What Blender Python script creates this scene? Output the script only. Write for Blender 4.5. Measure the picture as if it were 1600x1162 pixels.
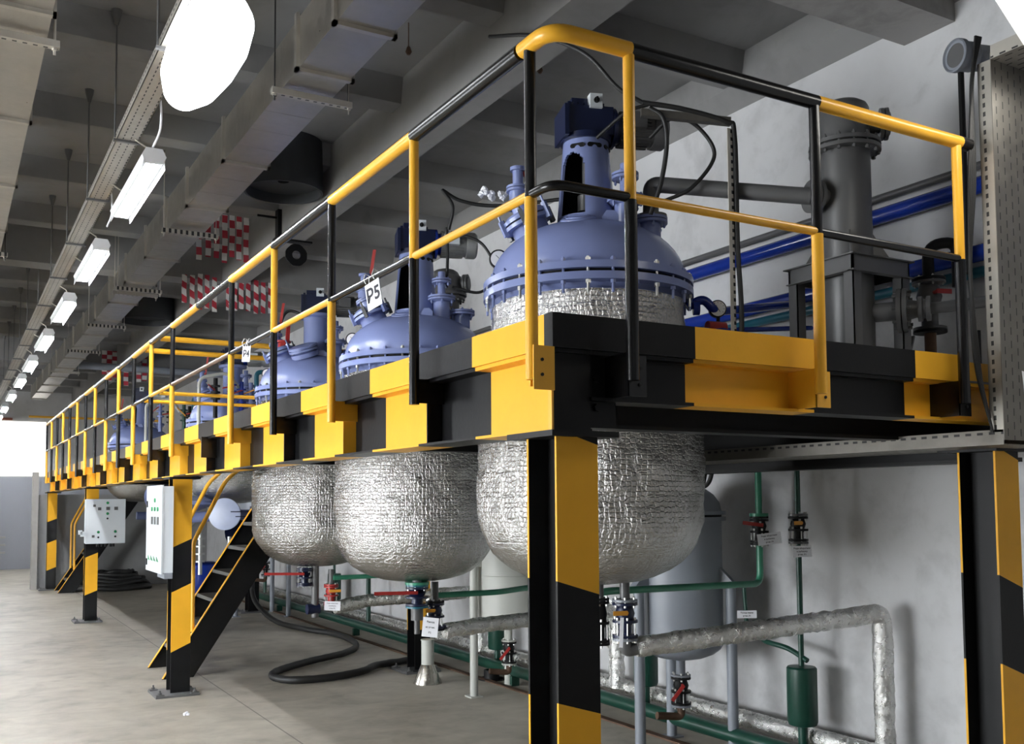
import bpy, math, random
from mathutils import Vector, Matrix, noise
random.seed(7)
PI = math.pi
S = bpy.context.scene
COL = S.collection
for o in list(bpy.data.objects): bpy.data.objects.remove(o)

# ------------------------------------------------------------------ camera
F_PX, CX, CY = 1522.6, 759.17, 693.65
PITCH, YAW, ROLL = 0.0593, 0.50588, -0.005145
cd = bpy.data.cameras.new('camera'); cam = bpy.data.objects.new('camera', cd); COL.objects.link(cam)
_F = Vector((math.sin(YAW)*math.cos(PITCH), math.cos(YAW)*math.cos(PITCH), math.sin(PITCH)))
_R = Vector((math.cos(YAW), -math.sin(YAW), 0)); _U = _R.cross(_F)
_R2 = _R*math.cos(ROLL)+_U*math.sin(ROLL); _U2 = -_R*math.sin(ROLL)+_U*math.cos(ROLL)
M = Matrix((_R2, _U2, -_F)).transposed().to_4x4(); M.translation = Vector((-1.6973, -2.6778, 1.7045))
cam.matrix_world = M
cd.sensor_fit = 'HORIZONTAL'; cd.sensor_width = 36.0; cd.lens = F_PX*36.0/1600.0
cd.shift_x = -(CX-800)/1600.0; cd.shift_y = (CY-581)/1600.0
cd.clip_start = 0.02; cd.clip_end = 200
S.camera = cam

# ------------------------------------------------------------------ world, exposure
W = bpy.data.worlds.new('hall_air'); S.world = W; W.use_nodes = True
W.node_tree.nodes['Background'].inputs[0].default_value = (0.95, 0.96, 1.0, 1)
W.node_tree.nodes['Background'].inputs[1].default_value = 0.50
S.view_settings.view_transform = 'Standard'; S.view_settings.look = 'None'
S.view_settings.gamma = 1; S.view_settings.use_curve_mapping = False
S.view_settings.exposure = 0.22
LAMP_STRENGTH = 620.0

# ------------------------------------------------------------------ materials
def new_mat(name):
    m = bpy.data.materials.new(name); m.use_nodes = True
    nt = m.node_tree; return m, nt, nt.nodes['Principled BSDF']
def nd(nt, t, **k):
    n = nt.nodes.new(t)
    for a, b in k.items(): setattr(n, a, b)
    return n
def mth(nt, op, a, b=None, c=None):
    n = nd(nt, 'ShaderNodeMath', operation=op)
    for i, x in enumerate((a, b, c)):
        if x is None: continue
        if isinstance(x, (int, float)): n.inputs[i].default_value = x
        else: nt.links.new(x, n.inputs[i])
    return n.outputs[0]
def posn(nt):
    g = nd(nt, 'ShaderNodeNewGeometry'); s = nd(nt, 'ShaderNodeSeparateXYZ')
    nt.links.new(g.outputs['Position'], s.inputs[0]); return g.outputs['Position'], s.outputs
def mix(nt, f, a, b):
    n = nd(nt, 'ShaderNodeMix', data_type='RGBA')
    if isinstance(f, (int, float)): n.inputs[0].default_value = f
    else: nt.links.new(f, n.inputs[0])
    for s, x in ((6, a), (7, b)):
        if isinstance(x, tuple): n.inputs[s].default_value = (*x[:3], 1)
        else: nt.links.new(x, n.inputs[s])
    return n.outputs[2]
def noi(nt, vec, scale, detail=4, rough=.55, dist=0):
    n = nd(nt, 'ShaderNodeTexNoise'); n.inputs['Scale'].default_value = scale
    n.inputs['Detail'].default_value = detail; n.inputs['Roughness'].default_value = rough
    n.inputs['Distortion'].default_value = dist
    if vec is not None: nt.links.new(vec, n.inputs['Vector'])
    return n.outputs['Fac']
def ramp(nt, f, stops, interp='LINEAR'):
    n = nd(nt, 'ShaderNodeValToRGB'); n.color_ramp.interpolation = interp
    cr = n.color_ramp
    while len(cr.elements) < len(stops): cr.elements.new(0.5)
    for e, (p, c) in zip(cr.elements, stops):
        e.position = p; e.color = (*c, 1) if len(c) == 3 else c
    nt.links.new(f, n.inputs[0]); return n.outputs[0]
def bump(nt, b, h, strength, dist=.01):
    n = nd(nt, 'ShaderNodeBump'); n.inputs['Strength'].default_value = strength
    n.inputs['Distance'].default_value = dist; nt.links.new(h, n.inputs['Height'])
    nt.links.new(n.outputs[0], b.inputs['Normal'])
def paint(name, col, rough=.4, metal=0, var=.12, vs=9, bmp=0, bs=60, spec=.5):
    m, nt, b = new_mat(name); p, s = posn(nt)
    f = noi(nt, p, vs, 5)
    c = mix(nt, f, tuple(x*(1-var) for x in col), tuple(min(1, x*(1+var)) for x in col))
    nt.links.new(c, b.inputs['Base Color'])
    b.inputs['Roughness'].default_value = rough; b.inputs['Metallic'].default_value = metal
    b.inputs['Specular IOR Level'].default_value = spec
    if bmp: bump(nt, b, noi(nt, p, bs, 3), bmp, .004)
    return m
YEL = (.82, .42, .030); BLK = (.0045, .0045, .005)
def stripe_mat(name, kind, rough=.38):
    """yellow and black hazard paint, bands laid out along the beam or up the column"""
    m, nt, b = new_mat(name); p, s = posn(nt)
    if kind == 'along_y':
        t = mth(nt, 'MODULO', mth(nt, 'ADD', s[1], 10*.518*2-.612+.518), .518*2)
        f = mth(nt, 'LESS_THAN', t, .518)
        jog = f
    elif kind == 'along_x':
        f = mth(nt, 'MAXIMUM', mth(nt, 'MULTIPLY', mth(nt, 'GREATER_THAN', s[0], .685), mth(nt, 'LESS_THAN', s[0], 1.30)), mth(nt, 'GREATER_THAN', s[0], 1.90))
        f = mth(nt, 'MAXIMUM', f, mth(nt, 'MULTIPLY', mth(nt, 'LESS_THAN', s[0], .0835), mth(nt, 'GREATER_THAN', s[1], .056)))
    else:
        bounds, slope, x0 = kind
        z = mth(nt, 'ADD', s[2], mth(nt, 'MULTIPLY', mth(nt, 'SUBTRACT', s[0], x0), -slope))
        f = None
        for lo, hi in bounds:
            g = mth(nt, 'MULTIPLY', mth(nt, 'GREATER_THAN', z, lo), mth(nt, 'LESS_THAN', z, hi))
            f = g if f is None else mth(nt, 'MAXIMUM', f, g)
    n1 = noi(nt, p, 7, 5)
    y = mix(nt, n1, tuple(x*.90 for x in YEL), tuple(min(1, x*1.12) for x in YEL))
    k = mix(nt, n1, tuple(x*.8 for x in BLK), tuple(x*1.5 for x in BLK))
    nt.links.new(mix(nt, f, k, y), b.inputs['Base Color'])
    b.inputs['Roughness'].default_value = rough; b.inputs['Specular IOR Level'].default_value = .18
    bump(nt, b, noi(nt, p, 45, 2), .12, .003)
    return m
M_Y = paint('yellow_enamel', YEL, .3, var=.08, bmp=.08)
M_K = paint('black_enamel', BLK, .26, var=.3, bmp=.12, spec=.4)
M_KM = paint('black_matt_paint', (.006, .006, .0065), .5, var=.3, spec=.25)
M_SIDE = stripe_mat('hazard_bands_along_side', 'along_y')
M_END = stripe_mat('hazard_bands_along_end', 'along_x')
BLUE = (.205, .250, .470)
M_B = paint('lavender_blue_enamel', BLUE, .26, var=.10, vs=5, bmp=.10, bs=25)
M_BD = paint('dark_navy_enamel', (.006, .011, .042), .35, var=.2)
M_BV = paint('bright_blue_pipe_enamel', (.010, .032, .26), .16, var=.12)
M_TEAL = paint('teal_pipe_enamel', (.015, .11, .16), .3)
M_G = paint('mint_green_enamel', (.045, .25, .15), .3, var=.12)
M_GD = paint('dark_green_enamel', (.007, .048, .032), .33, var=.3, vs=14)
M_GR = paint('grey_tank_enamel', (.235, .255, .29), .42, var=.10, vs=6)
M_GRD = paint('dark_grey_enamel', (.10, .10, .10), .38, var=.12, vs=8)
M_CREAM = paint('pale_grey_tank_enamel', (.52, .53, .49), .45, var=.06)
M_R = paint('red_handle_paint', (.42, .03, .025), .4)
M_RUST = paint('rusted_steel', (.11, .06, .035), .7, var=.5, vs=22, bmp=.4)
M_OR = paint('orange_handle_grip', (.62, .27, .02), .45)
M_ST = paint('zinc_bolt_steel', (.55, .55, .53), .3, metal=.9, var=.2)
M_WH = paint('white_cabinet_enamel', (.66, .70, .73), .35, var=.03)
M_WHP = paint('white_paper', (.85, .86, .90), .6, var=.04)
M_INK = paint('printing_ink', (.02, .02, .03), .6)
M_RUB = paint('black_rubber', (.014, .014, .014), .5, var=.35, bmp=.2)
M_CONC = paint('grey_concrete', (.36, .35, .33), .85, var=.2, vs=4, bmp=.4, bs=20)
M_ALU = paint('cast_aluminium', (.42, .43, .42), .4, metal=.6, var=.1)
M_TREAD = paint('dusty_step_steel', (.09, .09, .088), .6, var=.25)
M_LAMPW = paint('white_lamp_housing', (.75, .76, .78), .4, var=.02)
M_PLASTIC_GREEN = paint('green_push_button', (.02, .22, .08), .3)
M_BROWN = paint('brown_enamel', (.12, .075, .05), .4)
M_GLASS = paint('gauge_face_white', (.75, .75, .73), .25, var=.03)

def foil_mat(name, base=.80, rough=.24, bubble=True, seams=True, warm=1.0, bd=.0085, fs=26):
    m, nt, b = new_mat(name); p, s = posn(nt)
    b.inputs['Metallic'].default_value = 1.0
    n0 = noi(nt, p, 3.5, 5); n1 = noi(nt, p, fs, 8, .68, .9); n2 = noi(nt, p, 8, 4, .6, .7)
    c = ramp(nt, n0, [(.25, (base*.72, base*.71*warm, base*.68*warm)), (.75, (base, base, base*.98*warm))])
    nt.links.new(c, b.inputs['Base Color'])
    r = nd(nt, 'ShaderNodeMapRange'); nt.links.new(n1, r.inputs[0]); r.inputs[3].default_value = rough*.6; r.inputs[4].default_value = rough*1.3
    nt.links.new(r.outputs[0], b.inputs['Roughness'])
    ridged = mth(nt, 'ABSOLUTE', mth(nt, 'SUBTRACT', n1, .5))
    n3 = noi(nt, p, 60, 3, .6, .5)
    h = mth(nt, 'ADD', mth(nt, 'MULTIPLY', ridged, 1.3), mth(nt, 'ADD', mth(nt, 'MULTIPLY', n2, 1.5), mth(nt, 'MULTIPLY', n3, .18)))
    if bubble:
        v = nd(nt, 'ShaderNodeTexVoronoi', feature='DISTANCE_TO_EDGE'); v.inputs['Scale'].default_value = 38
        v.inputs['Randomness'].default_value = .45; nt.links.new(p, v.inputs['Vector'])
        h = mth(nt, 'ADD', h, mth(nt, 'MULTIPLY', mth(nt, 'MINIMUM', mth(nt, 'MULTIPLY', v.outputs['Distance'], 5), .9), .42))
    if seams:
        zz = mth(nt, 'ADD', s[2], mth(nt, 'MULTIPLY', n0, .06))
        t = mth(nt, 'ABSOLUTE', mth(nt, 'SUBTRACT', mth(nt, 'FRACT', mth(nt, 'MULTIPLY', zz, 8.2)), .5))
        g = mth(nt, 'MINIMUM', mth(nt, 'MULTIPLY', t, 22), 1.0)
        gap = mth(nt, 'GREATER_THAN', noi(nt, p, 18, 2), .47)
        h = mth(nt, 'ADD', h, mth(nt, 'MULTIPLY', mth(nt, 'MAXIMUM', g, gap), .45))
    bump(nt, b, h, 1.0, bd)
    return m
M_FOIL = foil_mat('bubble_foil_wrap', .72, .22, bd=.0072)
M_FOILP = foil_mat('crumpled_foil_tape', .92, .30, False, False, 1.0, .0075, 30)
M_FOILG = foil_mat('dull_foil_tape', .62, .42, False, False, .97)

def galv_mat(name, base=.58, rough=.36, slots=None):
    m, nt, b = new_mat(name); p, s = posn(nt)
    b.inputs['Metallic'].default_value = .95
    n0 = noi(nt, p, 2.2, 6, .6, .6); n1 = noi(nt, p, 14, 6)
    c = mix(nt, n0, (base*.74, base*.70, base*.63), (base*1.14, base*1.08, base*.96))
    b.inputs['Roughness'].default_value = rough
    r = nd(nt, 'ShaderNodeMapRange'); nt.links.new(n1, r.inputs[0]); r.inputs[3].default_value = rough*.7; r.inputs[4].default_value = rough*1.6
    nt.links.new(r.outputs[0], b.inputs['Roughness'])
    if slots:
        u, v, pu, pv, fu, fv, off = slots
        row = mth(nt, 'FLOOR', mth(nt, 'MULTIPLY', s[v], 1/pv))
        uu = mth(nt, 'ADD', mth(nt, 'MULTIPLY', s[u], 1/pu), mth(nt, 'MULTIPLY', row, off))
        a = mth(nt, 'LESS_THAN', mth(nt, 'FRACT', mth(nt, 'ADD', uu, 40)), fu)
        d = mth(nt, 'LESS_THAN', mth(nt, 'FRACT', mth(nt, 'ADD', mth(nt, 'MULTIPLY', s[v], 1/pv), 40)), fv)
        k = mth(nt, 'MULTIPLY', a, d)
        c = mix(nt, k, c, (.012, .012, .012))
        mm = mth(nt, 'MULTIPLY', mth(nt, 'SUBTRACT', 1.0, k), .9); nt.links.new(mm, b.inputs['Metallic'])
    nt.links.new(c, b.inputs['Base Color'])
    bump(nt, b, n0, .25, .02)
    return m
M_DUCT = galv_mat('galvanised_duct_sheet', .46, .30)
M_GALV = galv_mat('galvanised_strut', .55, .35)
M_TRAYV = galv_mat('slotted_tray_upright', .21, .45, (2, 0, .058, .0445, .55, .14, .5))
M_TRAYVS = galv_mat('slotted_tray_upright_side', .36, .4, (2, 1, .04, .06, .5, .2, 0))
M_TRAYH = galv_mat('slotted_tray_flat', .45, .45, (1, 0, .058, .0445, .55, .16, .5))
M_TRAYS = galv_mat('slotted_tray_side', .5, .45, (1, 2, .055, .06, .5, .18, 0))
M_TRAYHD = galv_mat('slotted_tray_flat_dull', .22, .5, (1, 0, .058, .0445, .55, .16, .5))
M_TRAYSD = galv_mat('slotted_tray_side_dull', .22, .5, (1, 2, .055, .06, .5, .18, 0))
M_STRUTX = galv_mat('slotted_cross_bar', .55, .4, (0, 1, .05, .04, .45, .4, 0))
M_STRUTZ = galv_mat('slotted_angle_post', .8, .45, (2, 0, .042, .045, .45, .35, 0))

def tape_mat(name, phase, checker):
    m, nt, b = new_mat(name); p, s = posn(nt)
    z = mth(nt, 'ADD', mth(nt, 'MULTIPLY', s[2], 1/.17), phase)
    if not checker: z = mth(nt, 'ADD', z, mth(nt, 'MULTIPLY', s[0], 3.4))
    f = mth(nt, 'LESS_THAN', mth(nt, 'FRACT', mth(nt, 'ADD', z, 20)), .5)
    nt.links.new(mix(nt, f, (.62, .62, .60), (.42, .03, .05)), b.inputs['Base Color'])
    b.inputs['Roughness'].default_value = .4
    return m

def emis_mat(name, col, st):
    m, nt, b = new_mat(name)
    b.inputs['Base Color'].default_value = (.9, .9, .9, 1)
    b.inputs['Emission Color'].default_value = (*col, 1); b.inputs['Emission Strength'].default_value = st
    return m
M_TUBE = emis_mat('glowing_lamp_lens', (.93, .96, 1.0), LAMP_STRENGTH)
M_TUBE2 = emis_mat('lamp_glare_bloom', (.93, .96, 1.0), 9.0)

def floor_mat():
    m, nt, b = new_mat('polished_concrete_floor'); p, s = posn(nt)
    n0 = noi(nt, p, .55, 6, .6, .6); n1 = noi(nt, p, 4, 8, .62, .4); n2 = noi(nt, p, 40, 4)
    sc = nd(nt, 'ShaderNodeVectorMath', operation='MULTIPLY'); nt.links.new(p, sc.inputs[0]); sc.inputs[1].default_value = (1.1, 1.5, 1)
    n3 = noi(nt, sc.outputs[0], 1.6, 6, .6, 1.0)
    f = mth(nt, 'ADD', mth(nt, 'MULTIPLY', n0, .4), mth(nt, 'ADD', mth(nt, 'MULTIPLY', n1, .3), mth(nt, 'MULTIPLY', n3, .3)))
    c = ramp(nt, f, [(.34, (.19, .170, .138)), (.46, (.36, .328, .27)), (.56, (.46, .425, .355)), (.68, (.56, .525, .45))])
    # saw cut joints
    def cut(axis, pos, w=.006):
        return mth(nt, 'LESS_THAN', mth(nt, 'ABSOLUTE', mth(nt, 'SUBTRACT', s[axis], pos)), w)
    j = cut(0, .56); j2 = mth(nt, 'MULTIPLY', cut(1, 6.1, .004), mth(nt, 'LESS_THAN', s[0], .56)); j = mth(nt, 'MAXIMUM', j, mth(nt, 'MULTIPLY', j2, .4))
    c = mix(nt, mth(nt, 'MULTIPLY', j, .7), c, (.06, .05, .045))
    # rust coloured stain, dark stains
    n4 = noi(nt, p, 1.3, 5, .6, 1.5)
    st = ramp(nt, n4, [(.60, (0, 0, 0)), (.78, (1, 1, 1))])
    c = mix(nt, mth(nt, 'MULTIPLY', st, .45), c, (.13, .105, .08))
    nt.links.new(c, b.inputs['Base Color'])
    r = nd(nt, 'ShaderNodeMapRange'); nt.links.new(n1, r.inputs[0]); r.inputs[3].default_value = .36; r.inputs[4].default_value = .62
    nt.links.new(r.outputs[0], b.inputs['Roughness'])
    bump(nt, b, n2, .12, .002)
    return m
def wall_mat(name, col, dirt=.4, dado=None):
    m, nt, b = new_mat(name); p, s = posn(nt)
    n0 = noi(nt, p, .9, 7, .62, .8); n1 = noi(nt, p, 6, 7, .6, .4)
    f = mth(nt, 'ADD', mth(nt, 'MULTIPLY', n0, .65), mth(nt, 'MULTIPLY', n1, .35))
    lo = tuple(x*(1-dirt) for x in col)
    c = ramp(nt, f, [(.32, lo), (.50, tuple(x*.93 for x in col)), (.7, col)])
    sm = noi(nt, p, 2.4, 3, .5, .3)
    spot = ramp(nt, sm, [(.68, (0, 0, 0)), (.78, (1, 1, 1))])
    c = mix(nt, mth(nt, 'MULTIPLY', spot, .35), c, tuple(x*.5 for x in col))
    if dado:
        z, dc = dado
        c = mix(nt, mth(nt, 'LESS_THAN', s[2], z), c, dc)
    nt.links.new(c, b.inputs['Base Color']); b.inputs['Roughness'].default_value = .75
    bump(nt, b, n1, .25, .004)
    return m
M_FLOOR = floor_mat()
M_WALL = wall_mat('whitewashed_plaster', (.60, .60, .605), .34)
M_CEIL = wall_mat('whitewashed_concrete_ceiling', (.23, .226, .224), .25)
M_BEAMPEEL = wall_mat('peeling_beam_paint', (.34, .33, .32), .45)
M_FAR = wall_mat('far_wall_paint', (.60, .60, .60), .15, (2.43, (.30, .31, .34)))
M_PART = wall_mat('partition_plaster', (.30, .30, .30), .2)

# ------------------------------------------------------------------ mesh builder
class MB:
    def __init__(s): s.v = []; s.f = []; s.m = []
    def add(s, vs, fs, mat=0):
        b = len(s.v); s.v += [tuple(x) for x in vs]
        for f in fs: s.f.append(tuple(b+i for i in f)); s.m.append(mat)
        return s
    def box(s, x0, x1, y0, y1, z0, z1, mat=0):
        vs = [(x, y, z) for z in (z0, z1) for y in (y0, y1) for x in (x0, x1)]
        return s.add(vs, [(0, 2, 3, 1), (4, 5, 7, 6), (0, 1, 5, 4), (2, 6, 7, 3), (0, 4, 6, 2), (1, 3, 7, 5)], mat)
    def obox(s, c, ax, h, mat=0):
        c = Vector(c); a = [Vector(x).normalized() for x in ax]
        vs = [c+a[0]*h[0]*i+a[1]*h[1]*j+a[2]*h[2]*k for k in (-1, 1) for j in (-1, 1) for i in (-1, 1)]
        return s.add(vs, [(0, 2, 3, 1), (4, 5, 7, 6), (0, 1, 5, 4), (2, 6, 7, 3), (0, 4, 6, 2), (1, 3, 7, 5)], mat)
    def prism(s, pts, ext, mat=0):
        n = len(pts); e = Vector(ext); P = [Vector(p) for p in pts]
        return s.add(P+[p+e for p in P], [tuple(range(n))[::-1], tuple(range(n, 2*n))]+[(i, (i+1) % n, n+(i+1) % n, n+i) for i in range(n)], mat)
    def lathe(s, c, prof, n=32, axis=(0, 0, 1), mat=0, closed=False, fn=None):
        """prof: (radius, height) along axis; ends capped"""
        c = Vector(c); a = Vector(axis).normalized()
        u = a.orthogonal().normalized() if abs(a.z) < .99 else Vector((1, 0, 0)); w = a.cross(u).normalized()
        vs = []
        for r, h in prof:
            for k in range(n):
                t = 2*PI*k/n; rr = r
                p = c+a*h+(u*math.cos(t)+w*math.sin(t))*rr
                if fn: p = fn(p, c, rr)
                vs.append(p)
        fs = []; L = len(prof)
        for i in range(L-1):
            for k in range(n):
                k2 = (k+1) % n; fs.append((i*n+k, i*n+k2, (i+1)*n+k2, (i+1)*n+k))
        if closed:
            for k in range(n):
                k2 = (k+1) % n; fs.append(((L-1)*n+k, (L-1)*n+k2, k2, k))
        else:
            fs.append(tuple(range(n))[::-1]); fs.append(tuple((L-1)*n+k for k in range(n)))
        return s.add(vs, fs, mat)
    def cyl(s, p0, p1, r, r1=None, n=16, mat=0):
        p0 = Vector(p0); p1 = Vector(p1)
        return s.lathe(p0, [(r, 0), (r if r1 is None else r1, (p1-p0).length)], n, p1-p0, mat)
    def tube(s, path, r, n=10, mat=0, wob=0, ws=12, ovals=None):
        P = [Vector(p) for p in path]; L = len(P); T = []
        for i in range(L):
            d = (P[min(i+1, L-1)]-P[max(i-1, 0)]); T.append(d.normalized())
        u = T[0].orthogonal().normalized(); vs = []
        for i in range(L):
            if i: u = (T[i-1].rotation_difference(T[i]) @ u)
            u = (u-T[i]*u.dot(T[i])).normalized(); w = T[i].cross(u)
            rr = r[i] if isinstance(r, (list, tuple)) else r
            for k in range(n):
                t = 2*PI*k/n; d = u*math.cos(t)+w*math.sin(t)
                q = rr*(1+(wob*noise.noise((P[i]+d*rr)*ws) if wob else 0))
                vs.append(P[i]+d*q)
        fs = [(i*n+k, i*n+(k+1) % n, (i+1)*n+(k+1) % n, (i+1)*n+k) for i in range(L-1) for k in range(n)]
        fs += [tuple(range(n))[::-1], tuple((L-1)*n+k for k in range(n))]
        return s.add(vs, fs, mat)
    def build(s, name, mats, parent=None, origin=None, sharp=38, flat=False):
        org = Vector(origin) if origin is not None else (Vector(parent['_o']) if parent is not None and '_o' in parent else Vector((0, 0, 0)))
        me = bpy.data.meshes.new(name)
        me.from_pydata([(x-org.x, y-org.y, z-org.z) for x, y, z in s.v], [], s.f)
        if not isinstance(mats, (list, tuple)): mats = [mats]
        for m in mats: me.materials.append(m)
        me.polygons.foreach_set('material_index', s.m)
        if not flat:
            me.polygons.foreach_set('use_smooth', [True]*len(me.polygons)); me.set_sharp_from_angle(angle=math.radians(sharp))
        me.update()
        o = bpy.data.objects.new(name, me); COL.objects.link(o)
        if parent is not None: o.parent = parent; o['_o'] = tuple(org); o.location = (0, 0, 0)
        else: o.location = org
        return o
def thing(name, label, cat, loc, group=None):
    o = bpy.data.objects.new(name, None); COL.objects.link(o); o.location = loc; o['_o'] = tuple(loc)
    o.empty_display_size = .1; o['label'] = label; o['category'] = cat
    if group: o['group'] = group
    return o
def tag(o, label, cat, group=None, kind=None):
    o['label'] = label; o['category'] = cat
    if group: o['group'] = group
    if kind: o['kind'] = kind
    return o
def solo(name, mb, mats, label, cat, origin, group=None, **k): return tag(mb.build(name, mats, origin=origin, **k), label, cat, group)
def struct(name, mb, mats, origin=(0, 0, 0)):
    o = mb.build(name, mats, origin=origin); o['kind'] = 'structure'; return o
def copy_tree(o, loc=None, label=None, parent=None, skip=()):
    c = o.copy(); COL.objects.link(c)
    if parent is not None: c.parent = parent
    if loc is not None: c.location = loc
    if label: c['label'] = label
    for ch in list(o.children):
        if ch.name.split('.')[0] in skip: continue
        copy_tree(ch, parent=c)
    return c
def fil(pts, r, k=6):
    """round the corners of a polyline"""
    P = [Vector(p) for p in pts]; out = [P[0]]
    for i in range(1, len(P)-1):
        a = P[i-1]-P[i]; b = P[i+1]-P[i]; q = min(r, a.length*.49, b.length*.49)
        a.normalize(); b.normalize(); s = P[i]+a*q; e = P[i]+b*q
        for j in range(k+1):
            t = j/k; out.append(s*(1-t)**2+P[i]*2*t*(1-t)+e*t*t)
    out.append(P[-1]); return out
def sub(path, step=.03):
    P = [Vector(p) for p in path]; out = [P[0]]
    for a, b in zip(P, P[1:]):
        n = max(1, int((b-a).length/step))
        for j in range(1, n+1): out.append(a.lerp(b, j/n))
    return out
def spline(pts, k=10):
    P = [Vector(p) for p in pts]; P = [P[0]*2-P[1]]+P+[P[-1]*2-P[-2]]; out = []
    for i in range(1, len(P)-2):
        for j in range(k):
            t = j/k; a, b, c, d = P[i-1:i+3]
            out.append(.5*((2*b)+(c-a)*t+(2*a-5*b+4*c-d)*t*t+(3*b-3*c+d-a)*t**3))
    out.append(P[-2]); return out
def text_mesh(name, txt, size, mat, parent, loc, rot, origin, align='CENTER', bold=0):
    cu = bpy.data.curves.new(name, 'FONT'); cu.body = txt; cu.size = size; cu.align_x = align; cu.align_y = 'CENTER'; cu.extrude = .0004; cu.offset = bold
    tmp = bpy.data.objects.new(name, cu); COL.objects.link(tmp)
    dg = bpy.context.evaluated_depsgraph_get(); me = bpy.data.meshes.new_from_object(tmp.evaluated_get(dg))
    bpy.data.objects.remove(tmp)
    me.name = name; me.materials.clear(); me.materials.append(mat)
    o = bpy.data.objects.new(name, me); COL.objects.link(o); o.parent = parent
    R = rot.to_4x4() if isinstance(rot, Matrix) else rot
    mw = Matrix.Translation(Vector(loc)-Vector(origin)) @ R
    me.transform(mw); return o

# ================================================================== SETTING
XW = 3.32           # right wall
YF = 25.9           # far wall
struct('floor', MB().box(-9, XW+.2, -9, YF+.2, -.15, 0), M_FLOOR)
struct('wall_right', MB().box(XW, XW+.2, -9, YF+.2, 0, 5.0), M_WALL)
struct('wall_far', MB().box(-9, XW, YF, YF+.2, 0, 5.0), M_FAR)
M_PANE = emis_mat('daylit_window_glass', (.92, .96, 1.0), 21.0)
WY = [(.6, 5.4), (10.6, 13.0)]
b = MB().box(-8.2, -8, -9, YF, 0, .3).box(-8.2, -8, -9, YF, 2.6, 5.0); e_ = -9
struct('wall_back', MB().box(-8.2, XW+.2, -9.2, -9, 0, 5.0), M_WALL)
for a_, c_ in WY: b.box(-8.2, -8, e_, a_, .3, 2.6); e_ = c_
b.box(-8.2, -8, e_, YF, .3, 2.6); struct('wall_left', b, M_WALL)
for i_, (a_, c_) in enumerate(WY):
    struct('window_%d' % (i_+2), MB().box(-8.12, -8.10, a_, c_, .3, 2.6), M_PANE)
struct('window_1', MB().box(-7.9, .62, YF-.03, YF-.01, 2.46, 3.90), emis_mat('far_wall_glow', (1.0, .97, .90), 1.5))  # added glowing panel standing in for the overlit upper far wall
struct('wall_partition', MB().box(-.06, XW, 18.98, 19.12, 0, 1.9), M_PART)
struct('trim_1', MB().box(-.17, -.06, 18.86, 19.12, 0, 2.35), M_CONC)           # pillar at the wall end
struct('trim_2', MB().box(-9, -.2, YF-.05, YF, 3.93, 3.99), paint('brick_red_strip', (.35, .12, .08), .6))
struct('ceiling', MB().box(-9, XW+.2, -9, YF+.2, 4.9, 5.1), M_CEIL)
tm = 3
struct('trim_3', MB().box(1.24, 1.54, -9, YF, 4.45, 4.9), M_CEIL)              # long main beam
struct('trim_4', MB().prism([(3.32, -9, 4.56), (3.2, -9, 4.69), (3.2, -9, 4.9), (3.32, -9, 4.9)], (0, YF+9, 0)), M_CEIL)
k = 5
for y in (.78, 9.35, 17.9):
    b = MB().box(-9, 1.24, y, y+.34, 4.45, 4.9).box(1.54, XW, y, y+.34, 4.45, 4.9)
    struct('trim_%d' % k, b, M_BEAMPEEL if y < 1 else M_CEIL); k += 1
for i in range(-4, 16):
    y = 2.39+1.55*i
    if any(abs(y-q) < .75 for q in (.9, 9.5, 18.0)): continue
    b = MB()
    for a, c in ((-9, 1.24), (1.54, 3.2)):
        b.prism([(a, y-.02, 4.71), (a, y, 4.70), (a, y+.16, 4.70), (a, y+.22, 4.9), (a, y-.06, 4.9)], (c-a, 0, 0))
    struct('trim_%d' % k, b, M_CEIL); k += 1
for i, z in enumerate((.42, .62, .82)):
    struct('trim_%d' % k, MB().box(-9, -.3, YF-.06, YF, z, z+.05), M_CONC); k += 1

# ================================================================== COLUMNS
def column(x, y, bounds, slope, label, back=False, rev=False, cap=True, ztop=1.925):
    mat = stripe_mat('hazard_bands_column', (bounds, slope, x))
    t = thing('support_column', label, 'steel column', (x+.085, y+.095, 0), None)
    s = MB(); s.box(x, x+.17, y, y+.010, .02, ztop, 0).box(x+.003, x+.17, y+.181, y+.191, .02, ztop, 1).box(x, x+.003, y+.181, y+.191, .02, ztop, 0)
    s.box(x+.002, x+.168, y+.010, y+.012, .02, ztop, 1)
    s.box(x+.080, x+.089, y+.010, y+.181, .02, ztop, 1)
    s.build('shaft', [mat, M_KM], t)
    b = MB().box(x-.145, x+.235, y-.12, y+.27, 0, .02); b.build('base_plate', M_GRD, t)
    for sx, sy in ((-.105, -.08), (-.105, .23), (.195, -.08), (.195, .23)):
        n = MB().box(x+sx-.035, x+sx+.035, y+sy-.03, y+sy+.03, .02, .03)
        n.lathe((x+sx, y+sy, .03), [(.017, 0), (.017, .014)], 6).cyl((x+sx, y+sy, .03), (x+sx, y+sy, .065), .008, n=8)
        n.build('anchor_bolt', M_GRD, t)
    if cap: MB().box(x-.035, x+.24, y-.03, y+.27, ztop, ztop+.02).build('cap_plate', M_KM, t)
    return t
colA = [(1.438, 1.95), (.45, 1.035)]
colB = [(1.31, 1.95), (.377, .91)]
column(.10, .077, colA, -.30, 'yellow and black steel column at the near corner of the platform', )
column(.095, 6.38, colB, .45, 'yellow and black column beside the lower stairs with tall white cabinet')
column(.095, 12.55, [(1.40, 1.95), (.385, .93)], .40, 'yellow and black column carrying the square white control cabinet')
column(.095, 18.62, [(1.35, 1.95), (.385, .93)], .40, 'farthest yellow and black column, against the concrete pillar end')
column(2.48, .077, [(1.363, 1.95), (.3, .965)], -.38, 'yellow and black column at the right end of the platform near the wall')
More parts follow.
